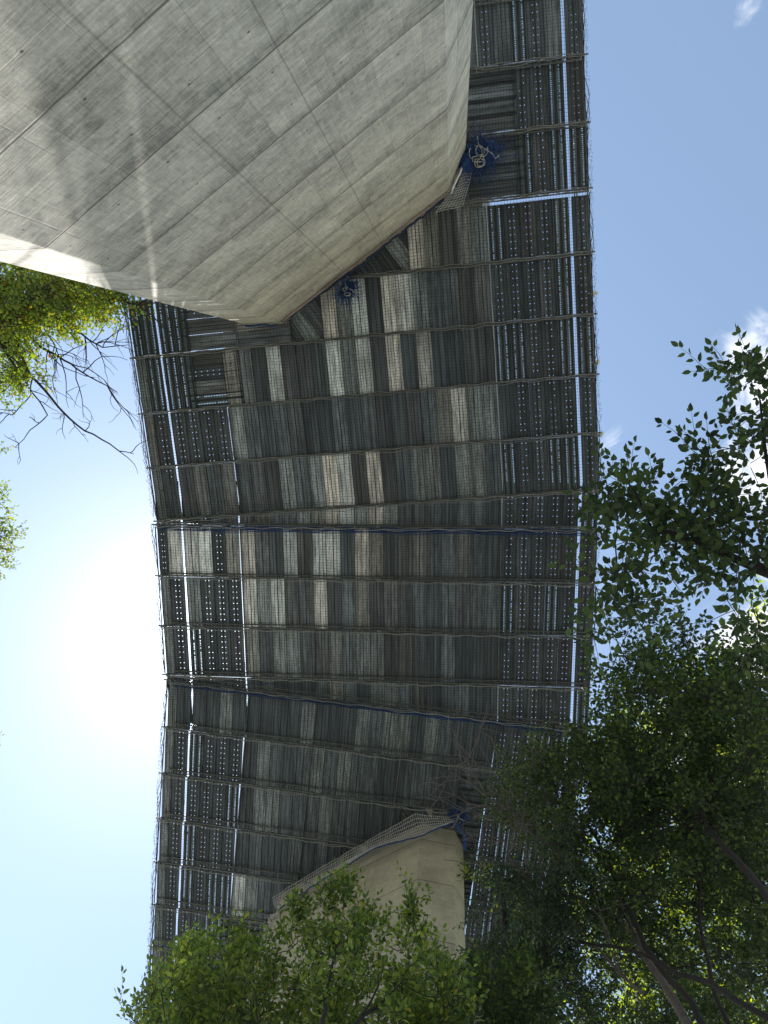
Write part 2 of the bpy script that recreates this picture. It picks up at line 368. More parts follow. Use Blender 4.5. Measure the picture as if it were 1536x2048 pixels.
# ------------------------------------------------------------------ scaffold boards
BW, BL = .4752*1.0165, 1.83
def board_mesh(kind, length=BL, var=0):
    rg = random.Random(hash((kind, var)) if False else (ord(kind)*31+var*7+int(length*10)))
    W2 = BW/2; L2 = length/2-.012
    xs = []; holes_x = []
    if kind == 'K':
        prof = [(-W2, -.045), (-W2+.002, 0), (-W2+.05, 0), (-.14, 0), (-.13, -.006), (-.12, 0), (-.075, 0), (-.051, 0), (-.012, 0), (-.008, -.03), (.008, -.03), (.012, 0), (.051, 0), (.075, 0), (.12, 0), (.13, -.006), (.14, 0), (W2-.05, 0), (W2-.002, 0), (W2, -.045)]
        hx = {6, 12}; step, hl = .2, .024
    elif kind == 'P':
        prof = [(-W2, -.045), (-W2+.002, 0), (-.2, 0), (-.195, -.01), (-.155, -.01), (-.15, 0), (-.132, 0), (-.1, 0), (-.08, 0), (-.04, -.0), (-.035, -.02), (.035, -.02), (.04, 0), (.1, 0), (.132, 0), (.15, 0), (.155, -.01), (.195, -.01), (.2, 0), (W2-.002, 0), (W2, -.045)]
        hx = {6, 13}; step, hl = .055, .02
    else:
        n = 2 + var % 2; prof = [(-W2, -.045), (-W2+.002, 0)]
        for i in range(n):
            x = -W2+BW*(i+.5)/n
            if i == n//2 and n % 2 == 0: prof += [(x-BW/n/2-.012, 0), (x-BW/n/2-.006, -.022), (x-BW/n/2+.006, -.022), (x-BW/n/2+.012, 0)]
            prof += [(x-.006, 0), (x-.003, -.010), (x+.003, -.010), (x+.006, 0)]
        prof += [(W2-.002, 0), (W2, -.045)]; hx = set(); step, hl = 9, 0
    ys = [-L2]; cut = []
    if hx:
        y = -L2+.07+rg.random()*.05
        while y < L2-.06:
            cut.append(len(ys)); ys += [y, y+hl]; y += step
    ys.append(L2)
    b = MB(); nx = len(prof); dark = []
    # slight sag and dents
    a1, a2 = rg.uniform(-.004, .004), rg.uniform(-.008, .002)
    vs = [(x, y, z+a2*(1-(y/L2)**2)+a1*math.sin(y*3+x*8)) for y in ys for x, z in prof]
    fs = []
    cs = set(cut)
    for j in range(len(ys)-1):
        for i in range(nx-1):
            if i in hx and j in cs and rg.random() > (.06 if kind == 'K' else .12): continue
            fs.append((j*nx+i, (j+1)*nx+i, (j+1)*nx+i+1, j*nx+i+1)); dark.append(1 if min(prof[i][1], prof[i+1][1]) < -.004 else 0)
    # end flanges
    k = len(vs)
    for e, y in ((0, -L2), (1, L2)):
        vs += [(-W2+.01, y, 0), (W2-.01, y, 0), (W2-.01, y, -.035), (-W2+.01, y, -.035)]; fs.append((k, k+1, k+2, k+3) if e else (k+3, k+2, k+1, k)); k += 4
    b.add(vs, fs); me = b.mesh('deck_board'); me.materials.append(MT[kind]); me.materials.append(MT['seam']); me.polygons.foreach_set('material_index', dark+[1, 1]); return me
BM = {}
def bmesh_of(kind, length=BL):
    key = (kind, round(length, 2), random.randrange(4))
    if key not in BM: BM[key] = board_mesh(key[0], key[1], key[2])
    return BM[key]
ORD = ['zeroth', 'first', 'second', 'third', 'fourth', 'fifth', 'sixth', 'seventh', 'eighth', 'ninth', 'tenth', 'eleventh', 'twelfth', 'thirteenth', 'fourteenth', 'fifteenth', 'sixteenth', 'seventeenth', 'eighteenth', 'nineteenth', 'twentieth']
KN = {'K': 'dark dotted', 'D': 'dull dark', 'M': 'plain grey', 'W': 'pale grey', 'B': 'bright metal', 'P': 'finely perforated'}
COLS = [(.2, .51)] + [(.512, 1.02)]
s_ = 1.105
for i in range(4): COLS.append((s_, s_+.4725)); s_ += .4755
s_ = 3.06
for i in range(5): COLS.append((s_, s_+.4725)); s_ += .4755
s_ = 5.46
for i in range(13): COLS.append((s_, s_+.4725)); s_ += .4757
s_ = 11.68
for i in range(5): COLS.append((s_, s_+.4725)); s_ += .4755
COLS.append((14.15, 14.66))
BOARDS = []   # (world pos, angle, kind, label, length, halfwidth?)
NEARP = [(0, 0), (944, 0), (930, 318), (893, 380), (560, 640), (484, 640), (0, 510)]
FARP = [(524, 1915), (562, 1808), (845, 1672), (905, 1650), (922, 1678), (926, 2300), (480, 2300)]
def add_board(pos, ang, kind, label, length=BL, scalex=1.):
    x, y = proj(pos)
    if not (-60 < x < 1600 and -120 < y < 2500): return
    ins = [inpoly(*proj(np.array(pos)+[math.cos(ang)*a*.2-math.sin(ang)*b_*length*.48, math.sin(ang)*a*.2+math.cos(ang)*b_*length*.48, 0]), P) for P in (NEARP, FARP) for a in (-1, 1) for b_ in (-1, 0, 1)]
    if all(ins[:6]) or all(ins[6:]): return
    vis = x > 0 and x < 1536 and y > 0 and y < 2048
    BOARDS.append((pos, ang, kind, label, length, scalex, vis, math.hypot(pos[0], pos[1])))
ROWS = [  # sec, bay index, string of 30, (s min, s max) list to leave out
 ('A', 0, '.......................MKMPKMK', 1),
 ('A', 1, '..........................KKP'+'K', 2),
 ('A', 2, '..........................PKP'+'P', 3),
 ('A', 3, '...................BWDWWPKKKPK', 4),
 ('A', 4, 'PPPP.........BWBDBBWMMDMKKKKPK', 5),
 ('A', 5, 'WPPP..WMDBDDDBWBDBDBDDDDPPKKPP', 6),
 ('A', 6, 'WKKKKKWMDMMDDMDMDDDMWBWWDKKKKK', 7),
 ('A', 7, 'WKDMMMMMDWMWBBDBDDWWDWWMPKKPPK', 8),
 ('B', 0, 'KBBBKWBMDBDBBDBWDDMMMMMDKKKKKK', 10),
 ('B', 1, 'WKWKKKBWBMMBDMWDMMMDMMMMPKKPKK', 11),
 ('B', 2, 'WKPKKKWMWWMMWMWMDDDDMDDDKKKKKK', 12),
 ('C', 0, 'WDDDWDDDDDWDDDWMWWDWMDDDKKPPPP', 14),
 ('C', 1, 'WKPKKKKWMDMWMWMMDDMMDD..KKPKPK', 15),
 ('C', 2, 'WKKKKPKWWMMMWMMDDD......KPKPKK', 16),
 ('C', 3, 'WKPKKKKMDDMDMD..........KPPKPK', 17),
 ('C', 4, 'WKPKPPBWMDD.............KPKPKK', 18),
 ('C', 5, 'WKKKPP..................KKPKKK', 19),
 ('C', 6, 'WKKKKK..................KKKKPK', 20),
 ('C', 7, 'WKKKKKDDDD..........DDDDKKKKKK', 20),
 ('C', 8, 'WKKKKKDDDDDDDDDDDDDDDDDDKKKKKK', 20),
]
HB = 23.48
def lay(sec, v0, v1, s0, s1, kind, label, h=HB):
    ln = (v1-v0)*1.0165
    p = fr(sec, (s0+s1)/2, (v0+v1)/2, h)
    add_board(p, R(SEC[sec][0]), kind, label, ln, (s1-s0)/.4725)
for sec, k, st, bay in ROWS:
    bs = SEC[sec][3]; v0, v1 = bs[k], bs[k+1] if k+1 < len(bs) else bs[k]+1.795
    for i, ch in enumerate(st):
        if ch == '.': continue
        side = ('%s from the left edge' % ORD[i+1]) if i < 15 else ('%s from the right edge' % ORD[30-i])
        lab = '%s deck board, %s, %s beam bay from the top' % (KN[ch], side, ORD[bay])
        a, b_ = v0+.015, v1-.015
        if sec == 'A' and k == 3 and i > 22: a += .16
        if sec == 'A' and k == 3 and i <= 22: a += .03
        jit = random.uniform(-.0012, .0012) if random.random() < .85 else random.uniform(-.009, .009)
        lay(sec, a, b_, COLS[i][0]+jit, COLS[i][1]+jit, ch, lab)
# wedge bays where the deck turns
for nm, v0, v1, st, bay in (('upper', 4.78-1.5, 4.78-.02, 'DDDKMMMMMMWWBBWBWDDMDMMDKKKKKP', 9), ('lower', SEC['B'][3][3]+.02, SEC['B'][3][3]+1.8, 'DDDKDKMMDDDMWMDWWMDDDMDDKKKKKP', 13)):
    for i, ch in enumerate(st):
        side = ('%s from the left edge' % ORD[i+1]) if i < 15 else ('%s from the right edge' % ORD[30-i])
        lay('B', v0, v1, COLS[i][0], COLS[i][1], ch, '%s board, %s, in the %s wedge bay at the bend' % (KN[ch], side, nm), HB+.055)
# crosswise boards beside the piers
def cross(sec, v0, v1, s0, s1, kinds, where, h=HB+.01):
    n = len(kinds); st = (v1-v0)/n; L = (s1-s0)
    for i, ch in enumerate(kinds):
        v = v0+st*(i+.5); p = fr(sec, (s0+s1)/2, v, h)
        add_board(p, R(SEC[sec][0]+90), ch, '%s crosswise board %s, %s down its stack' % (KN[ch], where, ORD[i+1]), L*1.0165, 1.0)
A = SEC['A'][3]; Cc = SEC['C'][3]
sA = lambda px, py: s_of('A', px, py)[0]
for k, xr in ((1, 1033), (2, 1053)):
    s1 = sA(xr, 200 if k == 1 else 330)
    cross('A', A[k]+.02, A[k+1]-.06, s1-1.75, s1, 'DMMD', 'right of the near pier, %s bay' % ('second' if k == 1 else 'third'))
    cross('A', A[k]+.02, A[k+1]-.06, s1-3.55, s1-1.78, 'MDMD', 'hard against the near pier, %s bay' % ('second' if k == 1 else 'third'))
s0 = sA(363, 680); s1 = sA(474, 670); s2 = sA(582, 660)
cross('A', A[4]-.2, A[5]-.04, s0, s1-.01, 'DKDM', 'left of the near pier corner')
cross('A', A[5]-.9, A[5]-.04, s1+.01, s2, 'WM', 'below the near pier corner')
cross('A', A[5]+.05, A[6]-.05, sA(374, 760), sA(483, 750), 'DKMP', 'in the left sixth bay')
cross('C', Cc[5]+.05, Cc[6]-.05, s_of('C', 440, 1870)[0], s_of('C', 440, 1870)[0]+1.8, 'DDMD', 'left of the far pier')
cross('C', Cc[6]+.05, Cc[7]-.05, s_of('C', 440, 1870)[0], s_of('C', 440, 1870)[0]+1.8, 'DKDD', 'left behind the far pier')
sR = s_of('C', 945, 1570)[0]
for k in (1, 2, 3, 4, 5, 6):
    cross('C', Cc[k]+.05+(.0 if k > 1 else 0), Cc[k+1]-.05, COLS[22][0] if k == 1 else 9.9, COLS[24][0]-.02, 'DDKD', 'right of the far pier, bay %s' % ORD[k])
# diagonal boards filling the triangles beside the pier faces
def diag(cx, cy, ang, n, kinds, where, L=1.83, h=HB+.07):
    c = P0(cx, cy)*h; a = R(ang)
    for i in range(n):
        o = (i-(n-1)/2)*.49
        p = np.array([c[0]+math.cos(a)*o, c[1]+math.sin(a)*o, h+CZ])
        add_board(p, a, kinds[i % len(kinds)], '%s diagonal board %s, %s along' % (KN[kinds[i % len(kinds)]], where, ORD[i+1]), L, 1.)
aN = math.degrees(math.atan2(dU[1], dU[0]))
diag(640, 645, aN+2, 5, 'MWMDW', 'in the triangle under the near pier corner', 2.3)
diag(790, 520, aN-1, 6, 'DMDWMD', 'in the triangle along the near pier face', 2.4)
aF = math.degrees(math.atan2(dF[1], dF[0]))
diag(800, 1635, aF, 4, 'DDKD', 'in the right triangle over the far pier', 2.4)
diag(668, 1705, aF, 4, 'DDKD', 'in the middle triangle over the far pier', 2.4)
diag(572, 1770, aF, 3, 'DDK', 'in the left triangle over the far pier', 2.2)

BOARDS.sort(key=lambda b: (not b[6], b[7]))
GB = 'steel boards laid on the scaffold beams'
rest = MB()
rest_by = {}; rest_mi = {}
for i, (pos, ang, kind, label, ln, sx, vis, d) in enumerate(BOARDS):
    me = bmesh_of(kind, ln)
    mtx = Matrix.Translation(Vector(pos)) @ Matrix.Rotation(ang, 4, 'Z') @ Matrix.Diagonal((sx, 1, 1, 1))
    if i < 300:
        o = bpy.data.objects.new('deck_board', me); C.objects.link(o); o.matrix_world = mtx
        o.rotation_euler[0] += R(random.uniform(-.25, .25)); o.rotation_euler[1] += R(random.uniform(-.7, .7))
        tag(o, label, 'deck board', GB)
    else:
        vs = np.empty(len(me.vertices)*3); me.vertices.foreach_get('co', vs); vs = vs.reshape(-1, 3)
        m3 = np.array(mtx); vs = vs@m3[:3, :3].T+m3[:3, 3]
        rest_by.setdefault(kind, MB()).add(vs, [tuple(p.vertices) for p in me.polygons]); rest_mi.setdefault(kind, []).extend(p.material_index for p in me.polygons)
# the farther boards in one object
me = bpy.data.meshes.new('far_deck_boards'); V = []; FF = []; mi = []; me.materials.append(MT['seam'])
for j, (kind, b) in enumerate(sorted(rest_by.items())):
    k = len(V); V += b.v; FF += [tuple(q+k for q in f) for f in b.f]; mi += [0 if q else j+1 for q in rest_mi[kind]]; me.materials.append(MT[kind])
me.from_pydata(V, [], FF); me.polygons.foreach_set('material_index', mi); me.update()
o = bpy.data.objects.new('deck_boards', me); C.objects.link(o)
tag(o, 'farther steel deck boards of the platform, towards the bottom of the picture', 'deck boards', GB, 'stuff')

# ------------------------------------------------------------------ lattice beams, ropes, runner pipes
UPN = 0
def beam(sec, v, s0, s1, label, ropelabel, blue=False):
    bs = fr(sec, (s0+s1)/2, v, H)
    r = empty('lattice_beam', bs, label, 'scaffold beam', 'lattice beams across the platform')
    n = 12
    lo = [fr(sec, s, v, H)+[0, 0, .012*math.sin(s*1.3+v)] for s in np.linspace(s0, s1, n)]
    b = MB(); b.tube(lo, .026, 8); b.build('bottom_chord', MT['pipe'], r, True)
    # straight up from the bottom chord
    up = [p+[0, 0, .33] for p in lo]
    a0 = 1 if s0 < .1 else 0
    up[0] = up[0]*.75+up[1]*.25; up[-1] = up[-1]*.85+up[-2]*.15
    b = MB(); b.tube(up, .024, 8); b.build('top_chord', MT['pipe'], r, True)
    b = MB(); q = []; m_ = int((s1-s0-.4)/.32)
    pts = [fr(sec, s0+.25+.32*i, v, H)+[0, 0, .33*(i % 2)] for i in range(m_+1)]
    b.tube(pts, .0105, 5)
    for s in np.arange(s0+.9, s1, 1.83):
        p = fr(sec, s, v, H); b.tube([p, p+[0, 0, .33]], .014, 5)
    b.build('lacing', MT['pipe'], r)
    b = MB()
    for s in (s0+.22, s1-.25, (s0+s1)/2+.3):
        p = fr(sec, s, v, H); b.box(p+[0, 0, -.01], .11, .085, .09, R(SEC[sec][0])); b.tube([p+[0, .05, -.06], p+[0, .05, .05]], .012, 5)
    b.build('clamp', MT['pipe'], r)
    # net rope wound along the bottom chord
    b = MB(); ph = random.random()*9; ps = []
    ss = np.arange(s0+.15, s1-.05, .12)
    for q_ in range(2):
        pts = []
        wf = random.uniform(.5, .9)
        for s in ss:
            p = fr(sec, s, v, H)
            w = (math.sin(s*wf+ph+q_*2.3)+.5*math.sin(s*2.9*wf+ph*1.7))
            pts.append(p+np.array([0, (.035+.030*abs(w))*(1 if q_ else (-.4 if sec == 'A' else 1.3))+.02*math.sin(s*7), -.05-.05*abs(math.sin(s*1.7+q_))]))
        b.tube(pts, .0095, 5)
    for s in np.arange(s0+.4, s1-.1, .61):
        p = fr(sec, s, v, H); th = np.linspace(0, 2*math.pi, 8)
        b.tube([p+[.02*(t/6), .038*math.cos(t), .038*math.sin(t)-.01] for t in th], .009, 4)
    # loose ends
    for e in (s0+.2, s1-.2, random.uniform(s0+2, s1-2)):
        p = fr(sec, e, v, H); d = np.array([random.uniform(-.1, .1), random.uniform(-.05, .2), -.1])
        b.tube([p, p+d*.5+[.03, .03, -.06], p+d*1.1, p+d*1.3+[.07, -.02, -.05]], .009, 4)
    o = b.build('net_rope', MT['rope'], None, True); tag(o, ropelabel, 'rope', 'ropes lashing the net to the beams')
def far_s(sec, x, y): 
    return s_of(sec, x, y, H)[0]
bi = 0
desc = []
for k in range(9):
    v = SEC['A'][3][k]
    s0 = {0: 10.6, 1: far_s('A', 944, 141), 2: far_s('A', 930, 277), 3: far_s('A', 880, 425), 4: far_s('A', 673, 570)}.get(k, 0.)
    bi += 1
    d = {0: 'at the very top edge of the picture', 1: 'second from the top, starting at the near pier side', 2: 'third from the top, ending at the near pier side', 3: 'fourth from the top, ending at the pier corner', 4: 'fifth from the top, ending at the dark blue net bundle', 5: 'just below the near pier tip, full width', 6: 'second below the near pier tip', 7: 'third below the near pier tip', 8: 'slanting beam closing the upper wedge at the bend'}[k]
    beam('A', v, s0-.1 if s0 else 0., 14.78, 'steel lattice beam '+d, 'tan rope on the beam '+d)
for k in range(4):
    d = ['forming the lower side of the upper wedge', 'first below the upper wedge', 'second below the upper wedge', 'forming the upper side of the lower wedge'][k]
    beam('B', SEC['B'][3][k], 0., 14.72, 'steel lattice beam '+d, 'tan rope on the beam '+d)
for k in range(9):
    v = SEC['C'][3][k]
    d = ['forming the lower side of the lower wedge', 'first below the lower wedge', 'touching the right corner of the far pier', 'second last to reach the long face of the far pier', 'ending at the middle of the far pier face', 'ending at the left corner of the far pier', 'first one behind the far pier', 'second one behind the far pier, near the bush', 'third one behind the far pier, mostly behind leaves'][k]
    if k < 2: beam('C', v, 0., 14.75, 'steel lattice beam '+d, 'tan rope on the beam '+d)
    else:
        se = {2: far_s('C', 905, 1628), 3: far_s('C', 752, 1690), 4: far_s('C', 625, 1762), 5: far_s('C', 545, 1838), 6: 3.9, 7: 3.9, 8: 14.75}[k]
        beam('C', v, 0., se, 'steel lattice beam '+d, 'tan rope on the beam '+d)
for k, d in ((2, 'right of the far pier tip, upper one'), (3, 'right of the far pier, second one'), (4, 'right of the far pier, third one'), (5, 'right of the far pier, fourth one'), (6, 'right of the far pier, lowest one')):
    beam('C', SEC['C'][3][k], far_s('C', 935, 1640)+(.0), 14.75, 'short steel lattice beam behind branches '+d, 'rope on the short beam behind branches '+d)

def runner(sec, s, v0, v1, label, h=23.40, m='pipe', r=.024, wav=0.):
    b = MB(); vs = np.linspace(v0, v1, int(abs(v1-v0)/.6)+2)
    b.tube([fr(sec, s+wav*math.sin(v*2.1+s), v, h) for v in vs], r, 6)
    o = b.build('runner_pipe', MT[m], None, True); tag(o, label, 'scaffold pipe', 'long scaffold pipes running under the boards')
LB = {'A': 'upper', 'B': 'middle', 'C': 'lower'}
for sec, lst in (('A', (3.045, 5.44, 10.75)), ('B', (3.045, 5.445, 8.55, 11.66)), ('C', (3.045, 5.445, 8.55, 11.66))):
    v0, v1 = {'A': (-12., 3.8), 'B': (4.85, 10.1), 'C': (11.25, 27.)}[sec]
    for i, s in enumerate(lst):
        a0, a1 = v0, v1
        if sec == 'A' and s < 6: a0 = .35
        if sec == 'C' and 4 < s: a1 = {5.445: 18.0, 8.55: 16.2, 11.66: 14.5}[s]
        runner(sec, s, a0, a1, 'straight grey pipe under the %s stretch of boards, %s from the left' % (LB[sec], ORD[i+1]))
    runner(sec, .12, v0 if sec != 'A' else -9, v1, 'thin grey edge pipe along the sunny left side, %s stretch' % LB[sec], 23.16, 'pipe', .022)
    runner(sec, 14.62, v0, v1, 'thin grey edge pipe along the right side, %s stretch' % LB[sec], 23.16, 'pipe', .022)
# edge ropes of the net with frayed net over the rail
def edge(sec, s, v0, v1, label):
    b = MB(); vs = np.arange(v0, v1, .15); ph = random.random()*5
    for q in range(3):
        b.tube([fr(sec, s+(.04*math.sin(v*1.9+ph+q)+.03*math.sin(v*5.3+q*2))*(1.2 if q else .5), v, 23.1)+[0, 0, .05*math.sin(v*3+q)-.03*q] for v in vs], .009, 4)
    for v in np.arange(v0, v1, .07):
        w = random.uniform(.05, .16)*(1 if s > 5 else -1)
        b.tube([fr(sec, s, v, 23.12), fr(sec, s+w, v+random.uniform(-.1, .1), 23.12), fr(sec, s+w*.6, v+.12, 23.2)], .004, 3, False)
    o = b.build('edge_rope', MT['net'], None); tag(o, label, 'net edge', 'net edges tied to the side pipes')
for sec, v0, v1 in (('A', -12, 3.8), ('B', 4.8, 10.1), ('C', 11.2, 27)):
    edge(sec, 14.66, v0, v1, 'frayed dark net edge along the right side pipe, %s stretch' % LB[sec])
    edge(sec, .09, v0 if sec != 'A' else -8, v1, 'frayed dark net edge along the left side pipe, %s stretch' % LB[sec])

# guard rails standing on the platform sides
def guard(sec, s, v0, v1, label):
    r = empty('guard_rail', fr(sec, s, (v0+v1)/2, 23.5), label, 'guard rail', 'guard rails on the platform sides')
    b = MB()
    for dz in (.5, .95): b.tube([fr(sec, s, v, 23.5)+[0, 0, dz] for v in (v0, v1)], .022, 6)
    b.build('rail', MT['pipe'], r, True)
    for v in np.arange(v0+.05, v1, 1.8):
        b = MB(); b.tube([fr(sec, s, v, 23.4), fr(sec, s, v, 23.5)+[0, 0, 1.0]], .022, 6); b.build('post', MT['pipe'], r, True)
for sec, v0, v1 in (('A', -12, 3.6), ('B', 4.8, 10.0), ('C', 11.4, 27)):
    guard(sec, .42, v0 if sec != 'A' else -8, v1, 'steel guard rail on the left platform side, %s stretch' % LB[sec])
    guard(sec, 14.4, v0, v1, 'steel guard rail on the right platform side, %s stretch' % LB[sec])

# ------------------------------------------------------------------ safety net under the boards
def net(sec, v0, v1, label, clipf=None, sstep=.092, w=.0078):
    b = MB(); bs = np.array(SEC[sec][3])
    def z(s, v):
        j = np.argmin(abs(bs-v)); d = min(abs(bs-v)); 
        sag = -.10*(1-(1-min(d, .9)/.9)**2)
        return sag + .025*math.sin(s*1.1+v*2.)
    def pt(s, v):
        ws = .022*math.sin(v*1.7+s*.8)+.02*math.sin(s*2.3-v*.9); wv = .025*math.sin(s*1.3+v*.7)+.02*math.sin(v*3.1+s*2.)
        return fr(sec, s+ws, v+wv, H-.03)+[0, 0, z(s, v)]
    a = R(SEC[sec][0]); ux = np.array([math.cos(a), math.sin(a), 0]); vx = np.array([-math.sin(a), math.cos(a), 0])
    for s in np.arange(.2, 14.6, sstep):
        run = []
        for v in np.arange(v0, v1+.01, .22):
            p = pt(s, v)
            if clipf and not clipf(*proj(p)):
                if len(run) > 1: b.ribbon(run, w, ux)
                run = []; continue
            run.append(p)
        if len(run) > 1: b.ribbon(run, w, ux)
    for v in np.arange(v0, v1, sstep):
        run = []
        for s in np.arange(.2, 14.62, .24):
            p = pt(s, v)
            if clipf and not clipf(*proj(p)):
                if len(run) > 1: b.ribbon(run, w, vx)
                run = []; continue
            run.append(p)
        if len(run) > 1: b.ribbon(run, w, vx)
    o = b.build('safety_net', MT['net'], None); tag(o, label, 'safety net', 'dark safety nets under the boards')
net('A', -11, 3.9, 'dark square-mesh net under the upper boards round the near pier', lambda x, y: not inpoly(x, y, NEARP))
net('B', 4.0, 11.1, 'dark square-mesh net under the middle stretch of boards')
net('C', 11.2, 22, 'dark square-mesh net under the lower boards towards the far pier', lambda x, y: not inpoly(x, y, FARP))

# net seams bunched along the wedge beams (bluish)
def seam(sec, v, s0, s1, label):
    b = MB()
    for q in range(9):
        ph = random.random()*6; off = random.uniform(-.02, .16); pts = []
        for s in np.arange(s0, s1, .2):
            pts.append(fr(sec, s, v+off+.025*math.sin(s*2.1+ph), H-.02)+[0, 0, .03*math.sin(s*3+ph*2)])
        b.tube(pts, .008+.006*random.random(), 4)
    for s in np.arange(s0, s1, .09):
        b.tube([fr(sec, s, v-.02, H-.03), fr(sec, s+.05, v+.17, H-.05)], .005, 3)
    o = b.build('net_seam', MT['blue'], None); tag(o, label, 'net seam', 'bunched blue net seams')
seam('B', SEC['B'][3][0]+.05, .3, 14.5, 'dark blue bunched net seam along the upper wedge beam')
seam('C', SEC['C'][3][0]+.08, .3, 14.5, 'dark blue bunched net seam along the lower wedge beam')

# ------------------------------------------------------------------ bundles, skirts at the pier heads
def bundle(cx, cy, h, size, label, loops=4, dirv=(0, 0)):
    c = at(cx, cy, h); r = empty('net_bundle', c, label, 'net bundle', 'dark blue net bundles tied at the piers')
    bm = bmesh.new()
    for i in range(9):
        f = i/8-.5
        o = Vector((dirv[0]*f*size*2.+random.uniform(-.3, .3)*size*.7, dirv[1]*f*size*2.+random.uniform(-.3, .3)*size*.7, random.uniform(-.2, .2)*size))
        m4 = Matrix.Translation(Vector(c)+o) @ Matrix.Diagonal((size*random.uniform(.3, .5), size*random.uniform(.25, .45), size*random.uniform(.25, .4), 1))
        bmesh.ops.create_icosphere(bm, subdivisions=3, radius=1, matrix=m4)
    for v in bm.verts:
        p = v.co; n = math.sin(p.x*31+p.z*9)*math.sin(p.y*27+1)*math.sin(p.z*33+p.x*11)
        v.co += v.normal*n*.05*size*2
    me = bpy.data.meshes.new('netting'); bm.to_mesh(me); bm.free(); link('netting', me, MT['blue'], r)
    b = MB()
    for i in range(520):
        a = random.random()*6.28; rr = size*random.uniform(.45, .95); f = random.uniform(-.5, .5)
        q = np.array(c)+[dirv[0]*f*size*2+rr*.62*math.cos(a), dirv[1]*f*size*2+rr*.62*math.sin(a), random.uniform(-.4, .4)*size]
        pts = [q]; d = rng.normal(size=3)*size*.13
        for j in range(4): pts.append(pts[-1]+d+rng.normal(size=3)*size*.06)
        b.tube(pts, .006, 3, False)
    b.build('loose_mesh', MT['blue'], r)
    b = MB()
    for i in range(loops):
        rr = size*random.uniform(.14, .32); o = np.array(c)+[random.uniform(-.25, .35)*size, random.uniform(-.1, .5)*size, -size*.5]
        ph = random.random()*6; th = np.linspace(ph, ph+random.uniform(4.2, 7), 16); tl = random.uniform(.5, 1.1)
        b.tube([o+[rr*math.cos(t), rr*tl*math.sin(t), .04*math.sin(3*t)] for t in th], .013, 6)
    b.tube([np.array(c)+[x*size, y*size, z*size] for x, y, z in ((-.1, -.7, -.4), (-.05, -.3, -.55), (.25, -.1, -.55), (.6, .1, -.45), (.75, .3, -.4), (.9, .15, -.35))], .013, 6)
    b.build('tie_rope', MT['palerope'], r, True)
bundle(958, 310, 22.7, .62, 'large dark blue net bundle with looped pale ropes hanging beside the upper pier corner', 6, (.55, -.12))
bundle(694, 580, 22.8, .30, 'small dark blue net bundle tied at the middle of the near pier face', 3, (-.2, .35))
bundle(916, 1634, 22.9, .26, 'dark blue net bundle at the right tip of the far pier', 1, (.4, .05))

def strip_along(pa, pb, h0, h1, out, thick, m, name, label, cat, n=24, rag=.0, group=None):
    b = MB(); pa = np.array(pa); pb = np.array(pb); d = (pb-pa)/np.linalg.norm(pb-pa); nn = np.array([-d[1], d[0]])
    if nn@(-(pa+pb)/2) < 0: nn = -nn
    vs = []; fs = []
    for i in range(n+1):
        t = i/n; p = pa+(pb-pa)*t
        j = rag*random.uniform(-1, 1)
        for (o_, hh) in ((.01, h0+j), (out, h0+j*.5-.02), (out, h1), (.01, h1)):
            q = p+nn*o_; vs.append((q[0], q[1], hh+CZ))
    for i in range(n):
        for j in range(4): fs.append((i*4+j, i*4+(j+1) % 4, (i+1)*4+(j+1) % 4, (i+1)*4+j))
    fs += [(3, 2, 1, 0), tuple(4*n+j for j in range(4))]
    b.add(vs, fs); o = b.build(name, m, None); return tag(o, label, cat, group)
strip_along(P1+(P2-P1)*.02, P1+(P2-P1)*.985, 22.93, 23.25, .07, .1, MT['timber'], 'edge_timber', 'long brown weathered timber along the top of the near pier face', 'timber', rag=.03)
# blue net selvage and dark fold between pier face and boards
def line_rope(pts, r, m, name, label, cat, jitter=.02, grp=None, parent=None):
    P = []; pts = [np.array(p, float) for p in pts]
    for a, b_ in zip(pts[:-1], pts[1:]):
        k = max(2, int(np.linalg.norm(b_-a)/.15))
        for i in range(k): P.append(a+(b_-a)*i/k+rng.normal(size=3)*jitter*[1, 1, 1])
    P.append(pts[-1]); b = MB(); b.tube(P, r, 6); o = b.build(name, m, parent, True)
    if parent is None: tag(o, label, cat, grp)
    return o
v3 = lambda p, h: np.array([p[0], p[1], h+CZ])
nO = -dN
line_rope([v3(P1+nO*.06+dU*.1, 23.05), v3(P1+dU*3.2+nO*.14, 23.0), v3(P2+nO*.1-dU*.25, 23.0)], .028, MT['blueedge'], 'net_selvage', 'blue net selvage rope following the near pier face', 'rope', .014)
line_rope([v3(P2+nO*.12, 22.9), at(905, 378, 22.6), at(920, 345, 22.5), at(932, 312, 22.6)], .03, MT['white'], 'pale_line', 'pale thick cord along the right corner of the near pier', 'cord', .006)
line_rope([v3(P2+nO*.2, 22.9), at(912, 372, 22.6), at(926, 338, 22.55), at(938, 308, 22.6)], .022, MT['blueedge'], 'blue_line', 'blue cord beside the pale one at the near pier corner', 'cord', .008)
line_rope([v3(P1+nO*.05-dU*.1, 22.95), at(520, 652, 22.9), at(490, 652, 22.9)], .03, MT['blue'], 'blue_fold', 'dark blue net fold under the lower tip of the near pier', 'net fold', .02)
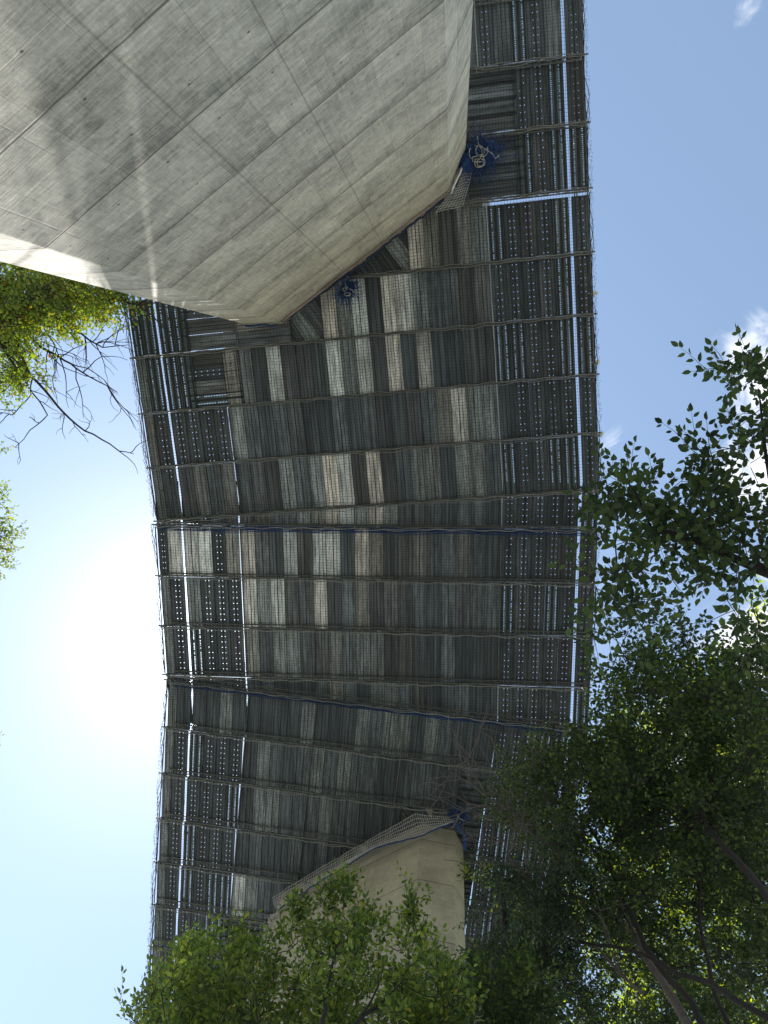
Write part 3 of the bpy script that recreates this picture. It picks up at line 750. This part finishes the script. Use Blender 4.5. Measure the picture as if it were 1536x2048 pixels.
# skirt nets closing the gap between net and far pier
def skirt(A_, B_, label, hang, nA, w=.012, step=.075):
    """A_ top polyline, B_ bottom polyline (3-D points)"""
    r = empty('net_skirt', np.array(A_[0]), label, 'net skirt', 'pale net skirts at the pier heads')
    def samp(L, n):
        L = np.array(L, float); d = np.r_[0, np.cumsum(np.linalg.norm(np.diff(L, axis=0), axis=1))]; t = np.linspace(0, d[-1], n)
        return np.stack([np.interp(t, d, L[:, i]) for i in range(3)], 1), d[-1]
    _, la = samp(A_, 2); n = int(la/step)+1
    a, _ = samp(A_, n); b_, _ = samp(B_, n); wd = np.linalg.norm(a-b_, axis=1).mean(); m = max(3, int(wd/step))
    G = np.array([[a[i]*(1-t)+b_[i]*t+np.array([0, 0, -hang*math.sin(math.pi*t)])+[.012*math.sin(i*.5+t*4), .012*math.sin(i*.37+t*7), .01*math.sin(i*.9)] for t in np.linspace(0, 1, m)] for i in range(n)])
    b = MB()
    for i in range(n): b.tube(G[i], w/2, 3, False)
    for j in range(m): b.tube(G[:, j], w/2, 3, False)
    b.build('mesh', MT['plate'], r)
    sh = MB(); sh.add([tuple(p) for p in (G+[0, 0, .04]).reshape(-1, 3)], [(i*m+j, i*m+j+1, (i+1)*m+j+1, (i+1)*m+j) for i in range(n-1) for j in range(m-1)])
    return r, G
nOF = -nF
r1, G1 = skirt([at(545, 1795, 22.9), at(620, 1748, 22.9), at(738, 1680, 22.9), at(830, 1628, 22.9), at(905, 1636, 22.8)],
      [at(556, 1818, 22.3), at(622, 1772, 22.3), at(750, 1694, 22.4), at(846, 1668, 22.5), at(909, 1642, 22.6)], 'pale sagging net skirt draped along the head of the far pier', .12, 0)
line_rope([at(556, 1820, 22.2), at(622, 1774, 22.25), at(750, 1696, 22.3), at(846, 1670, 22.4), at(911, 1642, 22.5)], .026, MT['blue'], 'edge_cord', None, None, .01, None, r1)
r2, G2 = skirt([at(540, 1828, 22.6), at(528, 1860, 22.6), at(512, 1915, 22.4), at(500, 1960, 22.)], [at(556, 1826, 22.), at(541, 1862, 22.), at(524, 1918, 21.6), at(512, 1965, 21.4)], 'narrow pale net strip down the left corner of the far pier', .02, 0)
r3, G3 = skirt([at(945, 325, 23.), at(939, 368, 23.), at(925, 412, 23.)], [at(930, 322, 22.6), at(912, 372, 22.6), at(872, 425, 22.7)], 'small grey net patch at the right corner of the near pier', .04, 0)
line_rope([at(912, 1640, 22.7), at(918, 1660, 22.3), at(928, 1672, 22.), at(930, 1700, 21.9)], .06, MT['blue'], 'net_fold', 'dark blue fold hanging down the right edge of the far pier', 'net fold', .03)

# odd bits on the right rail
for i, (x, y) in enumerate(((1191, 586), (1196, 724), (1203, 868))):
    b = MB(); c = at(x, y, 23.2); b.box(c, .14, .10, .05, .3+i); b.box(c+[-.05, .06, .03], .06, .12, .03, .9*i); b.tube([c, c+[-.1, .02, .03], c+[-.22, 0, .0]], .012, 5)
    o = b.build('bracket', MT['white']); tag(o, 'small pale clip on the right edge pipe, %s of three going down' % ORD[i+1], 'clip', 'pale clips on the right edge')

#TREES
# ------------------------------------------------------------------ trees
LM = {
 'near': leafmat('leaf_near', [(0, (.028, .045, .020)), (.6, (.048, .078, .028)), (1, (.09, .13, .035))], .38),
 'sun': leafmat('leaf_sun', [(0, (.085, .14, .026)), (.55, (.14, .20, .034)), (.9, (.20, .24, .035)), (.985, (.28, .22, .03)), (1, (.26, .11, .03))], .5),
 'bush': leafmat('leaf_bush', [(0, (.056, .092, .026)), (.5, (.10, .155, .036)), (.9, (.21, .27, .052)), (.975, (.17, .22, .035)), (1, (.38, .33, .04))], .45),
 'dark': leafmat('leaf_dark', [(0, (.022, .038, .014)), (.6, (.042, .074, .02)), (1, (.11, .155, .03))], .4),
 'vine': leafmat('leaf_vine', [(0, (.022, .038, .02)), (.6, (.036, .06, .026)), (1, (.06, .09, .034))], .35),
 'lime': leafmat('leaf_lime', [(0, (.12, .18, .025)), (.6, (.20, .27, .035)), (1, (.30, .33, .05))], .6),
}
def unit(v): return v/(np.linalg.norm(v, axis=-1, keepdims=True)+1e-9)
class Leaves:
    def __init__(s): s.p = []; s.d = []; s.n = []; s.l = []; s.w = []
    def add(s, p, d, n, l, w): s.p.append(p); s.d.append(d); s.n.append(n); s.l.append(l); s.w.append(w)
    def build(s, name, m, parent):
        if not s.p: return
        p = np.array(s.p); d = unit(np.array(s.d)); n = np.array(s.n); n = unit(n-d*(n*d).sum(1, keepdims=True)); l = np.array(s.l)[:, None]; w = np.array(s.w)[:, None]
        b = np.cross(n, d); N = len(p)
        P = [p, p+d*l*.28-b*w*.43+n*w*.10, p+d*l*.62-b*w*.40+n*w*.12, p+d*l-n*l*.06, p+d*l*.62+b*w*.40+n*w*.12, p+d*l*.28+b*w*.43+n*w*.10]
        V = np.stack(P, 1).reshape(-1, 3); base = (np.arange(N)*6)[:, None]
        Fc = np.concatenate([base+np.array([0, 3, 2, 1]), base+np.array([0, 5, 4, 3])], 1).reshape(-1, 4)
        me = bpy.data.meshes.new(name); me.vertices.add(len(V)); me.vertices.foreach_set('co', V.astype('f4').ravel())
        me.loops.add(Fc.size); me.loops.foreach_set('vertex_index', Fc.astype('i4').ravel())
        me.polygons.add(len(Fc)); me.polygons.foreach_set('loop_start', np.arange(0, Fc.size, 4, dtype='i4')); me.polygons.foreach_set('loop_total', np.full(len(Fc), 4, 'i4'))
        me.update(calc_edges=True); me.validate(); return link(name, me, m, parent)
def curve(a, b, bend=.12, n=6, drop=0.):
    a = np.array(a, float); b = np.array(b, float); L = np.linalg.norm(b-a); o = rng.normal(size=3)*L*bend*.5; t = np.linspace(0, 1, n)[:, None]
    return a*(1-t)+b*t+o*np.sin(math.pi*t)+np.array([0, 0, -drop*L])*np.sin(math.pi*t)+rng.normal(size=(n, 3))*L*.012*np.sin(math.pi*t)
def spray(tw, lv, a, d, L, ll, sp, flat=.6, r=.006, kids=2, lwr=.5, up=0.15):
    """one leafy twig with side twigs"""
    d = unit(d); n = max(4, int(L/.12)); pts = [np.array(a, float)]; dd = d.copy()
    for i in range(n):
        dd = unit(dd+rng.normal(size=3)*.13+np.array([0, 0, up*.3])); pts.append(pts[-1]+dd*L/n)
    pts = np.array(pts); tw.tube(pts, np.linspace(r, r*.35, len(pts)), 4, False)
    c = np.r_[0, np.cumsum(np.linalg.norm(np.diff(pts, axis=0), axis=1))]; side = 1
    for t in np.arange(L*.12, L, sp):
        q = np.array([np.interp(t, c, pts[:, k]) for k in range(3)]); i = min(len(pts)-2, int(t/L*n)); tg = unit(pts[i+1]-pts[i])
        u = np.array([0, 0, 1.])+rng.normal(size=3)*(1-flat)*.9; b = unit(np.cross(u, tg)); side = -side
        ld = tg*(.55+.3*random.random())+b*side*(.8+.2*random.random())+rng.normal(size=3)*.16
        s = ll*random.uniform(.62, 1.12)*(1-.35*t/L); lv.add(q+b*side*.008, ld, u, s, s*lwr*random.uniform(.85, 1.15))
    lv.add(pts[-1], pts[-1]-pts[-2], np.array([0, 0, 1.])+rng.normal(size=3)*.4, ll*.8, ll*.8*lwr)
    if kids > 0:
        for k in range(kids):
            j = random.randint(1, len(pts)-2); b = unit(np.cross(pts[j+1]-pts[j], [0, 0, 1.]))*random.choice((-1, 1))
            spray(tw, lv, pts[j], unit(pts[j+1]-pts[j])*.7+b*.8+rng.normal(size=3)*.2, L*random.uniform(.4, .65), ll, sp, flat, r*.7, kids-2, lwr, up)
def tree(name, label, cat, base, trunks, clusters, lmat, ll, sp, tl, r0=.12, nspray=16, bark='bark', flat=.6, kids=2, lwr=.5, group=None, up=.15, extra=(), outward=.9, trunkname='trunk', twr=.006):
    r = empty(name, base, label, cat, group)
    tb = MB(); nodes = []; rad = []
    for tr in trunks:
        rr = tr[0]; P = [np.array(p, float) for p in tr[1]]
        P2_ = []
        for a, b in zip(P[:-1], P[1:]): P2_ += list(curve(a, b, .05, 5)[:-1])
        P2_.append(P[-1]); P2_ = np.array(P2_); ra = np.linspace(rr[0], rr[1], len(P2_)); tb.tube(P2_, ra, 9); nodes += list(P2_); rad += list(ra)
    lv = Leaves(); tw = MB(); N0 = np.array(nodes); RR = np.array(rad)
    clusters = sorted(clusters, key=lambda q: np.linalg.norm(N0-np.array(q[0]), axis=1).min())
    for cl in clusters:
        c, rc, k = np.array(cl[0], float), cl[1], cl[2]
        dd = np.linalg.norm(N0-c, axis=1)+np.maximum(0, N0[:, 2]-c[2])*1.5; j = int(np.argmin(dd))
        if np.linalg.norm(N0[j]-c) > .25:
            lb = curve(N0[j], c, .18, 7, .04); tw.tube(lb, np.linspace(min(RR[j]*.6, .035+.012*np.linalg.norm(N0[j]-c)), twr*1.6, 7), 6, False); N0 = np.vstack([N0, lb[2:6]]); RR = np.r_[RR, np.linspace(min(RR[j]*.6, .03), twr*2, 4)]
        else: lb = np.array([c, c])
        for i in range(k):
            o = unit(rng.normal(size=3)*np.array([1, 1, .7])); st = c+o*rc*.45*random.random()
            if random.random() < .35 and len(lb) > 2: st = lb[random.randint(len(lb)//2, len(lb)-1)]+rng.normal(size=3)*.04
            d = o*outward+rng.normal(size=3)*.45+np.array([0, 0, up])
            if len(cl) > 3: d = d+np.array(cl[3])
            spray(tw, lv, st, d, tl*random.uniform(.6, 1.15), ll, sp, flat, twr, kids, lwr, up)
    for e in extra: tw.tube(e[0], e[1], 5, False)
    tb.build(trunkname, MT[bark], r, True); tw.build('branches', MT[bark], r, True); lv.build('crown', LM[lmat], r)
    return r, len(lv.p)
cnt = {}
def inp(P, n, h, rr, k, jit=None, bias=None):
    """clusters spread over an outline of the crown, each with its own height"""
    xs = [p[0] for p in P]; ys = [p[1] for p in P]; o = []
    while len(o) < n:
        x, y = random.uniform(min(xs), max(xs)), random.uniform(min(ys), max(ys))
        if inpoly(x, y, P): o.append((at(x, y, random.uniform(*h)), rr, k)+((bias,) if bias is not None else ()))
    return o
# 1 near tree with big leaves, right
base = np.array([4.6, 1.6, 0])
cl = [(at(x, y, h), rr, k) for x, y, h, rr, k in (
 (1525, 740, 5.0, .18, 6), (1500, 700, 4.95, .10, 4), (1535, 800, 4.9, .2, 6), (1490, 770, 4.9, .08, 3), (1520, 850, 4.8, .2, 5), (1465, 895, 4.7, .16, 4), (1425, 920, 4.6, .12, 4), (1500, 930, 4.8, .28, 5), (1255, 965, 4.6, .10, 4), (1290, 1000, 4.5, .16, 5),
 (1345, 1005, 4.6, .2, 6), (1215, 985, 4.3, .07, 2), (1250, 1010, 4.5, .22, 7), (1310, 1030, 4.4, .28, 9), (1380, 1010, 4.5, .25, 8), (1440, 1010, 4.5, .28, 9), (1500, 1040, 4.6, .3, 9), (1250, 1080, 4.4, .2, 6), (1330, 1100, 4.5, .3, 9),
 (1400, 1090, 4.3, .3, 10), (1470, 1110, 4.3, .3, 10), (1520, 1130, 4.2, .3, 9), (1230, 1150, 4.2, .12, 4), (1190, 1170, 4.1, .10, 5), (1430, 1170, 4.4, .25, 4), (1225, 1210, 4.2, .15, 3), (1280, 1240, 4.2, .12, 4), (1500, 1200, 4.4, .25, 6))]
_, cnt['near'] = tree('leafy_tree', 'overhanging tree with large pointed leaves against the blue sky at right', 'tree', base,
 [((.07, .035), [base, at(1640, 1180, 4.2), at(1500, 1130, 4.35)]), ((.028, .014), [at(1500, 1130, 4.35), at(1400, 1085, 4.4), at(1300, 1055, 4.45)]), ((.02, .006), [at(1600, 1120, 4.3), at(1540, 960, 4.7), at(1520, 800, 4.9)])],
 [(c_[0], c_[1], c_[2]+1) for c_ in cl], 'near', .080, .038, .34, nspray=8, kids=1, lwr=.58, up=.1, twr=.0028)
# 2 sunlit tree, upper left, with dead limbs
def deadlimb(pts, r0, r1, kids, L):
    r0 *= .72; r1 *= .72; kids = int(kids*1.3)+1
    out = []; pts = np.array(pts); P = []
    for a, b in zip(pts[:-1], pts[1:]): P += list(curve(a, b, .06, 5)[:-1])
    P.append(pts[-1]); P = np.array(P); out.append((P, np.linspace(r0, r1, len(P))))
    for k in range(kids):
        j = random.randint(2, len(P)-2); d = unit(P[j+1]-P[j]); s = unit(np.cross(d, [0, 0, 1.]))*random.choice((-1, 1))
        dd = d*.6+s*random.uniform(.5, 1.1)+rng.normal(size=3)*.15; q = [P[j]]
        for i in range(6):
            dd = unit(dd+rng.normal(size=3)*.22+d*.1+[0, 0, .03]); q.append(q[-1]+dd*L*random.uniform(.12, .2))
        out.append((np.array(q), np.linspace(r1*1.5, r1*.5, len(q))))
        if random.random() < .85:
            for _ in range(2):
                m_ = random.randint(1, 4); dd = unit((q[m_+1]-q[m_])+unit(rng.normal(size=3))*np.linalg.norm(q[m_+1]-q[m_])*1.1); w = [q[m_]]
                for i in range(4): dd = unit(dd+rng.normal(size=3)*.25); w.append(w[-1]+dd*L*.1)
                out.append((np.array(w), np.linspace(r1*.8, r1*.35, len(w))))
    return out
ex = []
hh = 20.
ex += deadlimb([at(35, 640, hh), at(75, 690, hh), at(120, 715, hh), at(165, 745, hh), at(235, 785, hh)], .07, .017, 9, 1.5)
ex += deadlimb([at(20, 640, hh), at(60, 750, hh), at(115, 812, hh), at(170, 862, hh), at(238, 902, hh), at(268, 908, hh)], .065, .014, 6, .9)
ex += deadlimb([at(140, 648, hh), at(178, 680, hh), at(205, 695, hh), at(255, 690, hh)], .045, .014, 7, 1.2)
ex += deadlimb([at(65, 755, hh), at(62, 790, hh), at(25, 830, hh), at(0, 825, hh)], .03, .014, 3, .8)
ex += deadlimb([at(60, 780, hh), at(95, 830, hh), at(60, 860, hh), at(30, 895, hh)], .03, .013, 3, .7)
ex += deadlimb([at(80, 640, hh), at(110, 690, hh), at(125, 730, hh)], .03, .013, 4, .8)
ex += deadlimb([at(225, 594, 19), at(250, 604, 19), at(285, 610, 19), at(320, 605, 18.9)], .06, .02, 3, 1.0)
bl = at(-160, 700, 15); bl = np.array([bl[0]-.5, bl[1], 0])
poly = [(-60, 505), (60, 522), (150, 548), (262, 592), (225, 622), (170, 640), (130, 655), (90, 640), (40, 655), (-60, 680)]
cl = inp(poly, 115, (18, 21.5), .65, 8)
cl += inp([(-60, 620), (60, 640), (60, 700), (120, 720), (130, 750), (60, 760), (30, 800), (-60, 800)], 34, (19, 21), .5, 6)
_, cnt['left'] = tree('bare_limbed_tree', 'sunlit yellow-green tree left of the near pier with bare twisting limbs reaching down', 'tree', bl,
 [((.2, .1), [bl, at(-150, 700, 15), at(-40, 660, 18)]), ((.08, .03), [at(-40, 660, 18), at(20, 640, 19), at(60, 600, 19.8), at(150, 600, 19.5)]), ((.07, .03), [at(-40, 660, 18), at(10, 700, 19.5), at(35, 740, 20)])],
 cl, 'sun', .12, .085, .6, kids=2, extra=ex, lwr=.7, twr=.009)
# 3, 4 twig ends on the left border
for (P, n, lab, nm) in (([(-80, 880), (5, 890), (30, 940), (45, 990), (60, 1040), (62, 1100), (20, 1140), (-80, 1150)], 26, 'green crown edge poking in at the middle of the left picture border', 'l1'),
                    ([(-80, 1400), (10, 1412), (30, 1430), (22, 1480), (8, 1540), (-80, 1560)], 12, 'small leaf spray at the left border below the white sun glare', 'l2')):
    bb = at(-260, (P[0][1]+P[-1][1])/2, 19); bb = np.array([bb[0]-1, bb[1], 0]); c0 = at(-150, (P[0][1]+P[-1][1])/2, 18)
    _, cnt[nm] = tree('broadleaf_tree', lab, 'tree', bb, [((.2, .1), [bb, at(-250, (P[0][1]+P[-1][1])/2, 16), c0]), ((.1, .03), [c0, at(-60, (P[0][1]+P[-1][1])/2, 19)])], inp([(x-34, y) for x, y in P], n*2, (18, 20), .4, 5), 'sun', .11, .08, .5, kids=2, lwr=.65, twr=.008)
# 5 bright bush/tree with upright shoots, bottom
b5 = np.array([-2.0, 4.3, 0])
prof = [(270, 2060), (290, 1985), (330, 1915), (400, 1890), (450, 1905), (475, 1885), (500, 1890), (530, 1925), (555, 1900), (600, 1850), (640, 1840), (680, 1800), (735, 1850), (780, 1855), (820, 1850), (860, 1915), (910, 1960), (950, 1990), (950, 2060), (950, 2250), (270, 2250)]
cl = inp([(x_, y_+58) for x_, y_ in prof], 240, (4.4, 5.7), .2, 6, bias=(0, 0, .5))
shoots = [(545, 1880, 5.6, .10, 3), (505, 1890, 5.7, .1, 3), (585, 1800, 5.8, .08, 3), (660, 1770, 5.9, .1, 4), (688, 1760, 6.0, .05, 3), (690, 1800, 5.9, .12, 4), (640, 1800, 5.8, .08, 4), (750, 1850, 5.6, .1, 4), (820, 1830, 5.7, .10, 4), (828, 1800, 5.8, .05, 3), (865, 1925, 5.5, .1, 4), (400, 1890, 5.8, .1, 4), (340, 1915, 5.9, .1, 4), (475, 1860, 5.6, .08, 4), (290, 1985, 5.8, .08, 4), (275, 2010, 5.8, .05, 3), (900, 1955, 5.5, .1, 4)]
for i in range(60):
    x = random.uniform(285, 945); yy = np.interp(x, [p[0] for p in prof[:19]], [p[1] for p in prof[:19]])
    shoots.append((x, yy+random.uniform(0, 45), random.uniform(5.0, 5.9), .03, 2))
cl += [(at(x, y+14, h), r_*.5, k, (0, 0, 3.2)) for x, y, h, r_, k in shoots]
cl += [(at(x, y+30, h), .09, 5, (0, 0, 4.5)) for x, y, h in ((688, 1770, 5.8), (600, 1810, 5.8), (585, 1815, 5.8), (650, 1800, 5.8), (828, 1815, 5.7), (560, 1850, 5.7), (475, 1890, 5.7))]
trk = [((.05, .025), [b5, b5+[.1, .2, 1.8], at(620, 2150, 3.6)]), ((.02, .008), [at(620, 2150, 3.6), at(650, 2000, 4.6), at(680, 1880, 5.3)]), ((.02, .008), [at(620, 2150, 3.6), at(500, 2050, 4.6), at(440, 1980, 5.2)]), ((.02, .008), [at(620, 2150, 3.6), at(760, 2010, 4.6), at(820, 1930, 5.2)]), ((.018, .007), [at(620, 2150, 3.6), at(380, 2080, 4.6), at(350, 2000, 5.2)])]
_, cnt['bush'] = tree('young_tree', 'bright green bushy young tree with upright shoots in front of the far pier', 'tree', b5, trk, cl, 'bush', .068, .034, .30, kids=2, flat=.5, lwr=.56, up=.35, twr=.003)
# 6 dark tree with long limbs, lower right
def trk_at(L): return [at(*p) for p in L]
b6 = np.array([3.3, 4.6, 0])
rb = [(1190, 1250), (1260, 1200), (1330, 1230), (1400, 1280), (1470, 1290), (1560, 1250), (1580, 1600), (1580, 2100), (1500, 2200), (1100, 1500), (1150, 1460), (1200, 1470), (1240, 1400), (1190, 1330)]
rb6 = [(1215, 1360), (1260, 1330), (1330, 1300), (1400, 1360), (1480, 1290), (1560, 1290), (1580, 1650), (1350, 1700), (1180, 1620), (1100, 1560), (1130, 1490), (1200, 1480), (1250, 1440), (1200, 1400)]
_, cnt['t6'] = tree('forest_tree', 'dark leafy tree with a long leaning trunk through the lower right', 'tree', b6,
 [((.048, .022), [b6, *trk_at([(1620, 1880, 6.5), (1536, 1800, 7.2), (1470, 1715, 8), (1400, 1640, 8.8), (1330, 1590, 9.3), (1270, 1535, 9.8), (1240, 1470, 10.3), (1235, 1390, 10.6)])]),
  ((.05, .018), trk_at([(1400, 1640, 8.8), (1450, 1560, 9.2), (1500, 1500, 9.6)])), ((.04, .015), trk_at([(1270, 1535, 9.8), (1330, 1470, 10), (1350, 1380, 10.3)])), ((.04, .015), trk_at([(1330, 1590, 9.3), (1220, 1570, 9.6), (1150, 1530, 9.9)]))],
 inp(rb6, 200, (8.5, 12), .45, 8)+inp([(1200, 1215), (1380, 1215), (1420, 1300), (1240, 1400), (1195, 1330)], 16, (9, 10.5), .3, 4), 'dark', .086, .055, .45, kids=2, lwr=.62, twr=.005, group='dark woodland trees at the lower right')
b7 = np.array([2.6, 6.2, 0])
rb7 = [(1150, 1560), (1280, 1560), (1560, 1600), (1580, 2120), (1150, 2120), (1130, 1900), (1190, 1800), (1110, 1700)]
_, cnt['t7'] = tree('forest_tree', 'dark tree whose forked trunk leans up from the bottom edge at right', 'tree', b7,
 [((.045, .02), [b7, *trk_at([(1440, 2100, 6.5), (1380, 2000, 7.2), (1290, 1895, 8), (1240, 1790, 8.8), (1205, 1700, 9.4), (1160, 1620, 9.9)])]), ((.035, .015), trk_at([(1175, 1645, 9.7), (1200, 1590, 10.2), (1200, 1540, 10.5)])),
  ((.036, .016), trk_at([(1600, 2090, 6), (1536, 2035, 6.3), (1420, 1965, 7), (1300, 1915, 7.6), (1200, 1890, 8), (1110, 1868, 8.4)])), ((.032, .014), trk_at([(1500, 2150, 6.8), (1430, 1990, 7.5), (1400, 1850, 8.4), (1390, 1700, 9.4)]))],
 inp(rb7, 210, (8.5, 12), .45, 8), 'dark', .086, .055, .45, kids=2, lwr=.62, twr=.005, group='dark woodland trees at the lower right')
# 8 grey bare branched sapling reaching over the deck
b8 = np.array([2.2, 7.5, 0]); h8 = 9.5
ex = []
ex += deadlimb(trk_at([(1270, 1870, 8.6), (1180, 1760, h8), (1100, 1690, h8), (1040, 1640, h8+.2), (1000, 1610, h8+.3), (947, 1572, h8+.5), (925, 1530, h8+.6), (905, 1455, h8+.8)]), .042, .009, 12, 1.2)
ex += deadlimb(trk_at([(1055, 1652, h8), (1000, 1610, h8+.3), (960, 1612, h8+.3), (920, 1628, h8+.4), (870, 1640, h8+.4)]), .014, .007, 4, .6)
ex += deadlimb(trk_at([(1040, 1640, h8), (1020, 1680, h8), (985, 1690, h8), (950, 1695, h8)]), .012, .007, 4, .6)
ex += deadlimb(trk_at([(947, 1572, h8+.5), (900, 1545, h8+.6), (880, 1590, h8+.6), (862, 1615, h8+.6)]), .012, .007, 4, .5)
ex += deadlimb(trk_at([(1290, 1990, 7.5), (1200, 1900, 8.2), (1100, 1820, 8.8), (1040, 1740, 9.2), (1010, 1700, 9.3)]), .03, .010, 8, 1.0)
_, cnt['t8'] = tree('sapling', 'leaning grey sapling with bare twigs reaching over the deck above the far pier', 'tree', b8,
 [((.07, .04), [b8, *trk_at([(1420, 2100, 6.5), (1340, 1990, 7.5), (1270, 1870, 8.6)])])],
 inp([(990, 1560), (1060, 1490), (1130, 1500), (1140, 1600), (1180, 1700), (1120, 1750), (1050, 1700), (1000, 1640)], 95, (9.5, 11), .3, 5), 'dark', .06, .05, .35, bark='deadbark', extra=ex, kids=2, lwr=.5, twr=.004, group='dark woodland trees at the lower right')
# 9 drooping grey-green foliage beside the far pier
b9 = np.array([.6, 7.8, 0])
_, cnt['t9'] = tree('drooping_tree', 'drooping grey-green narrow-leaved tree hugging the right side of the far pier', 'tree', b9,
 [((.09, .04), [b9, *trk_at([(1080, 2150, 6.5), (1060, 2000, 7.8), (1010, 1860, 9), (1010, 1760, 9.8)])]), ((.04, .015), trk_at([(1060, 2000, 7.8), (1120, 1850, 9), (1110, 1720, 10)]))],
 inp([(960, 1740), (1000, 1720), (1060, 1730), (1110, 1650), (1150, 1640), (1160, 1760), (1140, 1900), (1090, 2080), (930, 2080), (940, 1900)], 120, (8, 10.5), .35, 6, bias=(0, 0, -1.3)), 'vine', .09, .045, .5, kids=2, lwr=.36, up=-.35, twr=.004, group='dark woodland trees at the lower right')
b10 = np.array([.2, 5.6, 0])
_, cnt['t10'] = tree('shrub', 'mid-green shaded shrub between the bright bush and the dark woods', 'shrub', b10,
 [((.05, .02), [b10, b10+[0, 0, 2.5], at(960, 2100, 5.2)]), ((.02, .01), [at(960, 2100, 5.2), at(960, 1990, 6.2)])],
 inp([(880, 1975), (940, 1960), (990, 1945), (1080, 1930), (1110, 2000), (1100, 2150), (880, 2150)], 90, (6, 7), .25, 6), 'dark', .07, .04, .3, kids=2, lwr=.56, twr=.003)
# sunlit woodland behind, seen through the dark trees
k = 0
for (x, y, h) in ((1210, 2000, 11), (1420, 1960, 12), (1560, 1620, 13), (1330, 1750, 14), (1560, 1500, 14), (1180, 1900, 13), (1560, 1880, 12), (1300, 1600, 16), (1440, 1750, 16), (1400, 1560, 15)):
    k += 1
    c = at(x+70, y, h*1.25+6); bb = np.array([c[0]+.3, c[1]+.4, 0])
    cl = [(c+rng.normal(size=3)*np.array([2.2, 2.2, 2.0]), .8, 8) for _ in range(44)]
    tree('woodland_tree', 'sunlit tree behind dark branches, %s' % ['near the bottom edge left of the leaning trunks', 'near the bottom right', 'at the right border halfway down the woods', 'in the middle of the woods', 'at the upper right of the woods', 'beside the lower deck edge', 'at the bottom right border', 'below the deck corner', 'behind the long leaning trunk', 'just above the middle of the woods'][k-1], 'tree', bb,
         [((.14, .06), [bb, (bb+c)/2+[.2, 0, 0], c-[0, 0, 1.2]]), ((.05, .02), [c-[0, 0, 1.2], c+[0, 0, .8]])], cl, 'lime' if k % 3 else 'lime', .17, .10, .7, kids=2, lwr=.55, twr=.008, group='sunlit trees behind the dark woods')
print('LEAVES', cnt)
